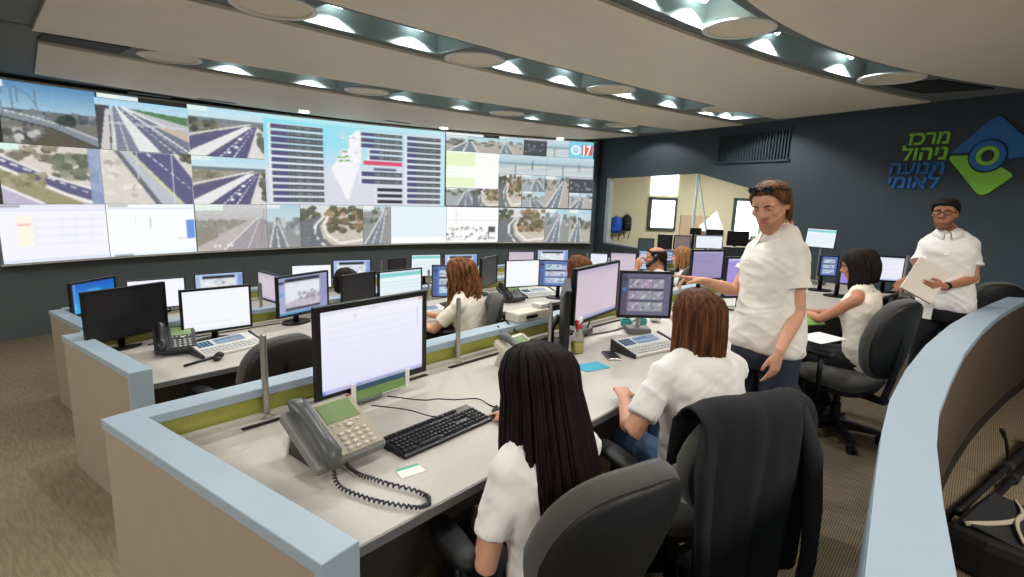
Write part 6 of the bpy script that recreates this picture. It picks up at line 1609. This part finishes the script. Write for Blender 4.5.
gl.tube([P(-.009, .103, .139), P(.009, .103, .139)], .0026, 6); gl.build('glasses', 'glasses_frame', m2, smooth=True)
g = MB(); w0 = S['wrL']-S['O']; dv = (S['wrL']-S['elL']).normalized(); g.tube([w0-dv*.055, w0-dv*.03], [.031, .030], 16); g.build('wristwatch', 'black_plastic', m2, smooth='auto')
c = S['pelvis']-S['O']+fd2*.16+rt2*.09+Vector((0, 0, -.06)); g = MB(); g.box(c, (.005, .055, .085), rot=math.atan2(fd2.y, fd2.x)); g.build('badge', 'paper', m2)
c0 = J(924, 280, 3.93); ux = dirpx(.80, -.45, -.35); uy = dirpx(.35, .85, .25); uy = (uy-ux*uy.dot(ux)).normalized()
q = [c0+ux*x+uy*y for x, y in ((-.10, .14), (.12, .14), (.12, -.13), (-.10, -.13))]
nn = (q[1]-q[0]).cross(q[3]-q[0]).normalized(); g = MB(); g.add([p for p in q]+[p+nn*.022 for p in q], [(0, 1, 2, 3), (7, 6, 5, 4)]+[(i, (i+1) % 4, 4+(i+1) % 4, 4+i) for i in range(4)]); tag(g.build('folder', 'folder_cream'), 'cream folder of papers held by the man in glasses', 'folder')
# ------------------------------------------------------------------ the dark haired woman in the sleeveless top
S = seated((4.52, .52), 88, T1, lean=9, seat=.47, torso=.52, head_yaw=12, head_pitch=-22, handL=(4.52, 1.02, DZ1+.09), handR=(4.74, 1.0, DZ1+.05), shoulder=.17, build=.94, hk=.97, handk=.88, armL=(.28, .25), shirt='shirt_cream', trousers='trousers_dark', sleeve=0, loose=.012, wrinkle=.008, seed=8, hem=-.15, shoe='shoe_light', skin='skin_tan', floor=T1, foot_back=.25)
pb = person('dark haired woman in a sleeveless cream top seated right of the standing man', S, .008); print('sleeveless crown', S['P'](0, 0, .24)+S['O'])
eyes_and_brows(S['P'], S['F'], Vector((0, 0, 0)), pb, .97)
long_hair(S['P'], S['F'], Vector((0, 0, 0)), pb, 'hair_dark', length=.13, n=150, thick=.024, front_open=50, seed=12, fan=.04, gather=1.2, side_len=1.1)
make_chair('dark office chair of the woman in the sleeveless top', 4.33, .62, 70, T1, tilt=9, back_h=.56, back_w=.52)
p_ = at(818, 322, DZ1+.05); g = MB(); g.box((p_.x, p_.y+.04, DZ1+.06), (.16, .10, .014), rot=R(-35), tilt=R(35)); tag(g.build('leaflet', 'green_print'), 'green and white leaflet in the hands of the dark haired woman', 'leaflet')
# ------------------------------------------------------------------ the curly haired woman in the second row
S = seated((2.94, 2.87), 114, T2, lean=16, seat=.46, torso=.50, head_yaw=0, head_pitch=-14, handL=(2.62, 3.30, DZ2+.06), handR=(2.80, 3.36, DZ2+.06), shoulder=.18, build=.98, hk=.98, handk=.9, armL=(.28, .25), shirt='shirt_cream', trousers='denim', sleeve=.7, loose=.012, wrinkle=.009, seed=10, hem=-.12, floor=T2)
pb = person('woman with long curly ginger hair in a cream shirt at the second desk', S, .009); print('curly crown', S['P'](0, 0, .24)+S['O'])
long_hair(S['P'], S['F'], Vector((0, 0, 0)), pb, 'hair_auburn', length=.40, n=150, thick=.030, front_open=50, seed=15, fan=.10, gather=1.0, wave=1.7, side_len=.9, rad=.011)
make_chair('dark office chair of the curly haired woman', 2.74, 2.95, 138, T2, tilt=7, back_h=.54, back_w=.48)
# ------------------------------------------------------------------ the man on the phone
pc = dep(655, 243, 5.5); S = seated((pc.x+.03, pc.y-.13), 112, T2, lean=8, seat=.46, torso=.50, head_yaw=18, head_pitch=-4, handL=(pc.x-.16, pc.y+.10, pc.z-.27), shoulder=.19, build=1.02, shirt='shirt_white', trousers='denim', sleeve=.7, loose=.012, seed=11, skin='skin_tan', floor=T2)
S['handL'] = dict(d=Vector((.15, 0, 1)), n=Vector((.8, -.3, 0)), curl=.9)
pb = person('balding man in a white shirt talking on a black handset', S, .010); print('phone man crown', S['P'](0, 0, .24)+S['O'], pc)
make_chair('dark office chair of the balding man on the phone', pc.x+.04, pc.y-.14, 112, T2, tilt=6, back_h=.45)
P, F = S['P'], S['F']
short_hair(P, Vector((0, 0, 0)), pb, 'hair_dark', back_low=.06, thick=.008, front=.205, side_low=.13, top=.205, n=160)
hs = S['head']; g = MB(); L_ = P(-.088, .01, .13)+S['O']; B_ = P(-.07, .09, .06)+S['O']; g.tube([L_+Vector((0, 0, .02)), L_, (L_+B_)/2-Vector((0, 0, .0)), B_], [.026, .024, .018, .024], 10, round_ends=True); tag(g.build('handset', 'black_plastic', smooth=True), 'black telephone handset held to the ear of the balding man', 'handset')
def back_head(label, crown, az, tz, m, length, seed, chair=None, shirt='shirt_white'):
    S = seated((crown.x, crown.y-.13), az, tz, lean=12, seat=.46, torso=max(.40, crown.z-tz-.46-.095-.25), head_pitch=-8, shirt=shirt, trousers='denim', seed=seed, floor=tz, build=.95)
    pb = person(label, S, .012); long_hair(S['P'], S['F'], Vector((0, 0, 0)), pb, m, length=length, n=70, thick=.022, front_open=55, seed=seed, rad=.012, wave=.5)
    if chair: make_chair(chair, crown.x-.02, crown.y-.16, az, tz, back_h=.5)
c = at(346, 270, 1.02); back_head('dark haired person behind the dark glossy monitor in front of a blue framed screen', c, 90, T3, 'hair_dark', .10, 21, 'dark chair of the dark haired person at the farthest desk')
c = at(580, 257.5, 1.26); back_head('brown haired person whose head shows above the pinkish monitor', c, 95, T2, 'hair_brown', .22, 22, 'dark chair of the brown haired person behind the pinkish monitor')
c = at(684, 248, 1.24); back_head('brown haired person partly hidden by a black chair back near the glass', c, 110, T2, 'hair_light', .12, 23)
c = dep(681, 254, 6.35); make_chair('black chair back in front of the brown haired person near the glass', c.x, c.y-.05, 60, T2, back_h=.55, seat_z=.5)
# ------------------------------------------------------------------ empty chairs
make_chair('empty dark chair tucked between the front row and the white keypad console', 1.33, 3.16, 97, T2, tilt=5, back_h=.47, back_w=.50)
c = dep(984, 292, 4.9); make_chair('dark chair right of the man in glasses', c.x, c.y+.05, 30, T1, tilt=6, back_h=.52)

# ------------------------------------------------------------------ camera gear on the floor behind the barrier
def on_floor(px, py, z=0.0): return at(px, py, T1+z)
tr = empty('tripod', (0, 0, 0)); tag(tr, 'folded black camera tripod lying on the carpet behind the barrier', 'tripod')
A_ = on_floor(958, 517, .10); B_ = on_floor(1040, 440, .12); dv = (B_-A_).normalized(); sdv = Vector((-dv.y, dv.x, 0))
for i, (o_, z_) in enumerate(((-.045, 0), (.045, 0), (0, .06))):
    g = MB(); a = A_+sdv*o_+Vector((0, 0, z_-.03)); b_ = B_+sdv*o_*.7+Vector((0, 0, z_-.03)); g.tube([a, a.lerp(b_, .55)], .016, 10); g.tube([a.lerp(b_, .5), b_], .022, 10); lg_ = g.build('leg', 'black_matte', tr, smooth='auto')
    g = MB(); q = a.lerp(b_, .52); g.tube([q-dv*.035, q+dv*.035], .030, 12); g.build('leg_clamp', 'dark_plastic', lg_, smooth='auto')
    g = MB(); g.sphere(a, .024, 10, 6); g.build('foot', 'black_matte', lg_, smooth=True)
g = MB(); q = A_.lerp(B_, .95); g.tube([q-dv*.06, q+dv*.16], .05, 14); g.sphere(q+dv*.2+Vector((0, 0, .03)), (.06, .06, .05), 14, 8); g.build('tripod_head', 'black_matte', tr, smooth='auto')
g = MB(); g.tube([on_floor(1010, 468, .12), on_floor(1006, 440, .26), on_floor(1002, 430, .36)], [.008, .009, .014], 8); g.build('pan_handle', 'black_matte', tr, smooth=True)
c = on_floor(1000, 560, .0); bg = empty('camera_bag', (c.x, c.y, T1), R(-15)); tag(bg, 'black and tan camera bag open on the floor behind the barrier', 'bag')
g = MB(); g.loft([[(sx*w_, sy*d_, z) for sx, sy in ((-1, -1), (0, -1.08), (1, -1), (1.06, 0), (1, 1), (0, 1.08), (-1, 1), (-1.06, 0))] for w_, d_, z in ((.26, .14, 0), (.28, .155, .03), (.275, .15, .16), (.26, .14, .2), (.2, .1, .205))]); g.build('bag_body', 'black_matte', bg, bevel=.01)
g = MB(); g.box((0, .0, .212), (.46, .24, .014), bev=.006, tilt=R(5)); g.build('lid', 'dark_plastic', bg)
g = MB(); g.tube([(-.24, -.13, .1), (-.1, -.18, .22), (.1, -.16, .24), (.24, -.12, .1)], .014, 8, flat=.5); g.build('strap', 'bag_tan', bg, smooth=True)
g = MB()
for q0 in ([(-.24+.48*t, .10-.05*math.sin(t*3.1)*2-.06*t, .222+.012*math.sin(t*3.1)) for t in [i/14 for i in range(15)]], [(-.2+.42*t, -.10+.07*math.sin(t*3.1), .224+.014*math.sin(t*3.1)) for t in [i/14 for i in range(15)]]): g.tube(q0, .012, 8, flat=.5)
g.build('handle', 'bag_tan', bg, smooth=True)
g = MB(); g.box((0, -.158, .09), (.4, .03, .13), bev=.012); g.build('pocket', 'panel_beige', bg)

# ------------------------------------------------------------------ light
w = bpy.data.worlds.new('world'); SC.world = w; w.use_nodes = True
w.node_tree.nodes['Background'].inputs['Color'].default_value = (.5, .52, .55, 1); w.node_tree.nodes['Background'].inputs['Strength'].default_value = .05
# bare area lights out of view, added to brighten the near and left sides
for x, y in ((-2.0, 1.0), (-2.0, 3.6), (-2.2, 6.6), (1.0, -1.6), (3.6, -1.9), (-1.6, -2.4)):
    area('added_fill_light', (x, y, ZC-.06), 1.2, .5, 60, (1, .96, .90))
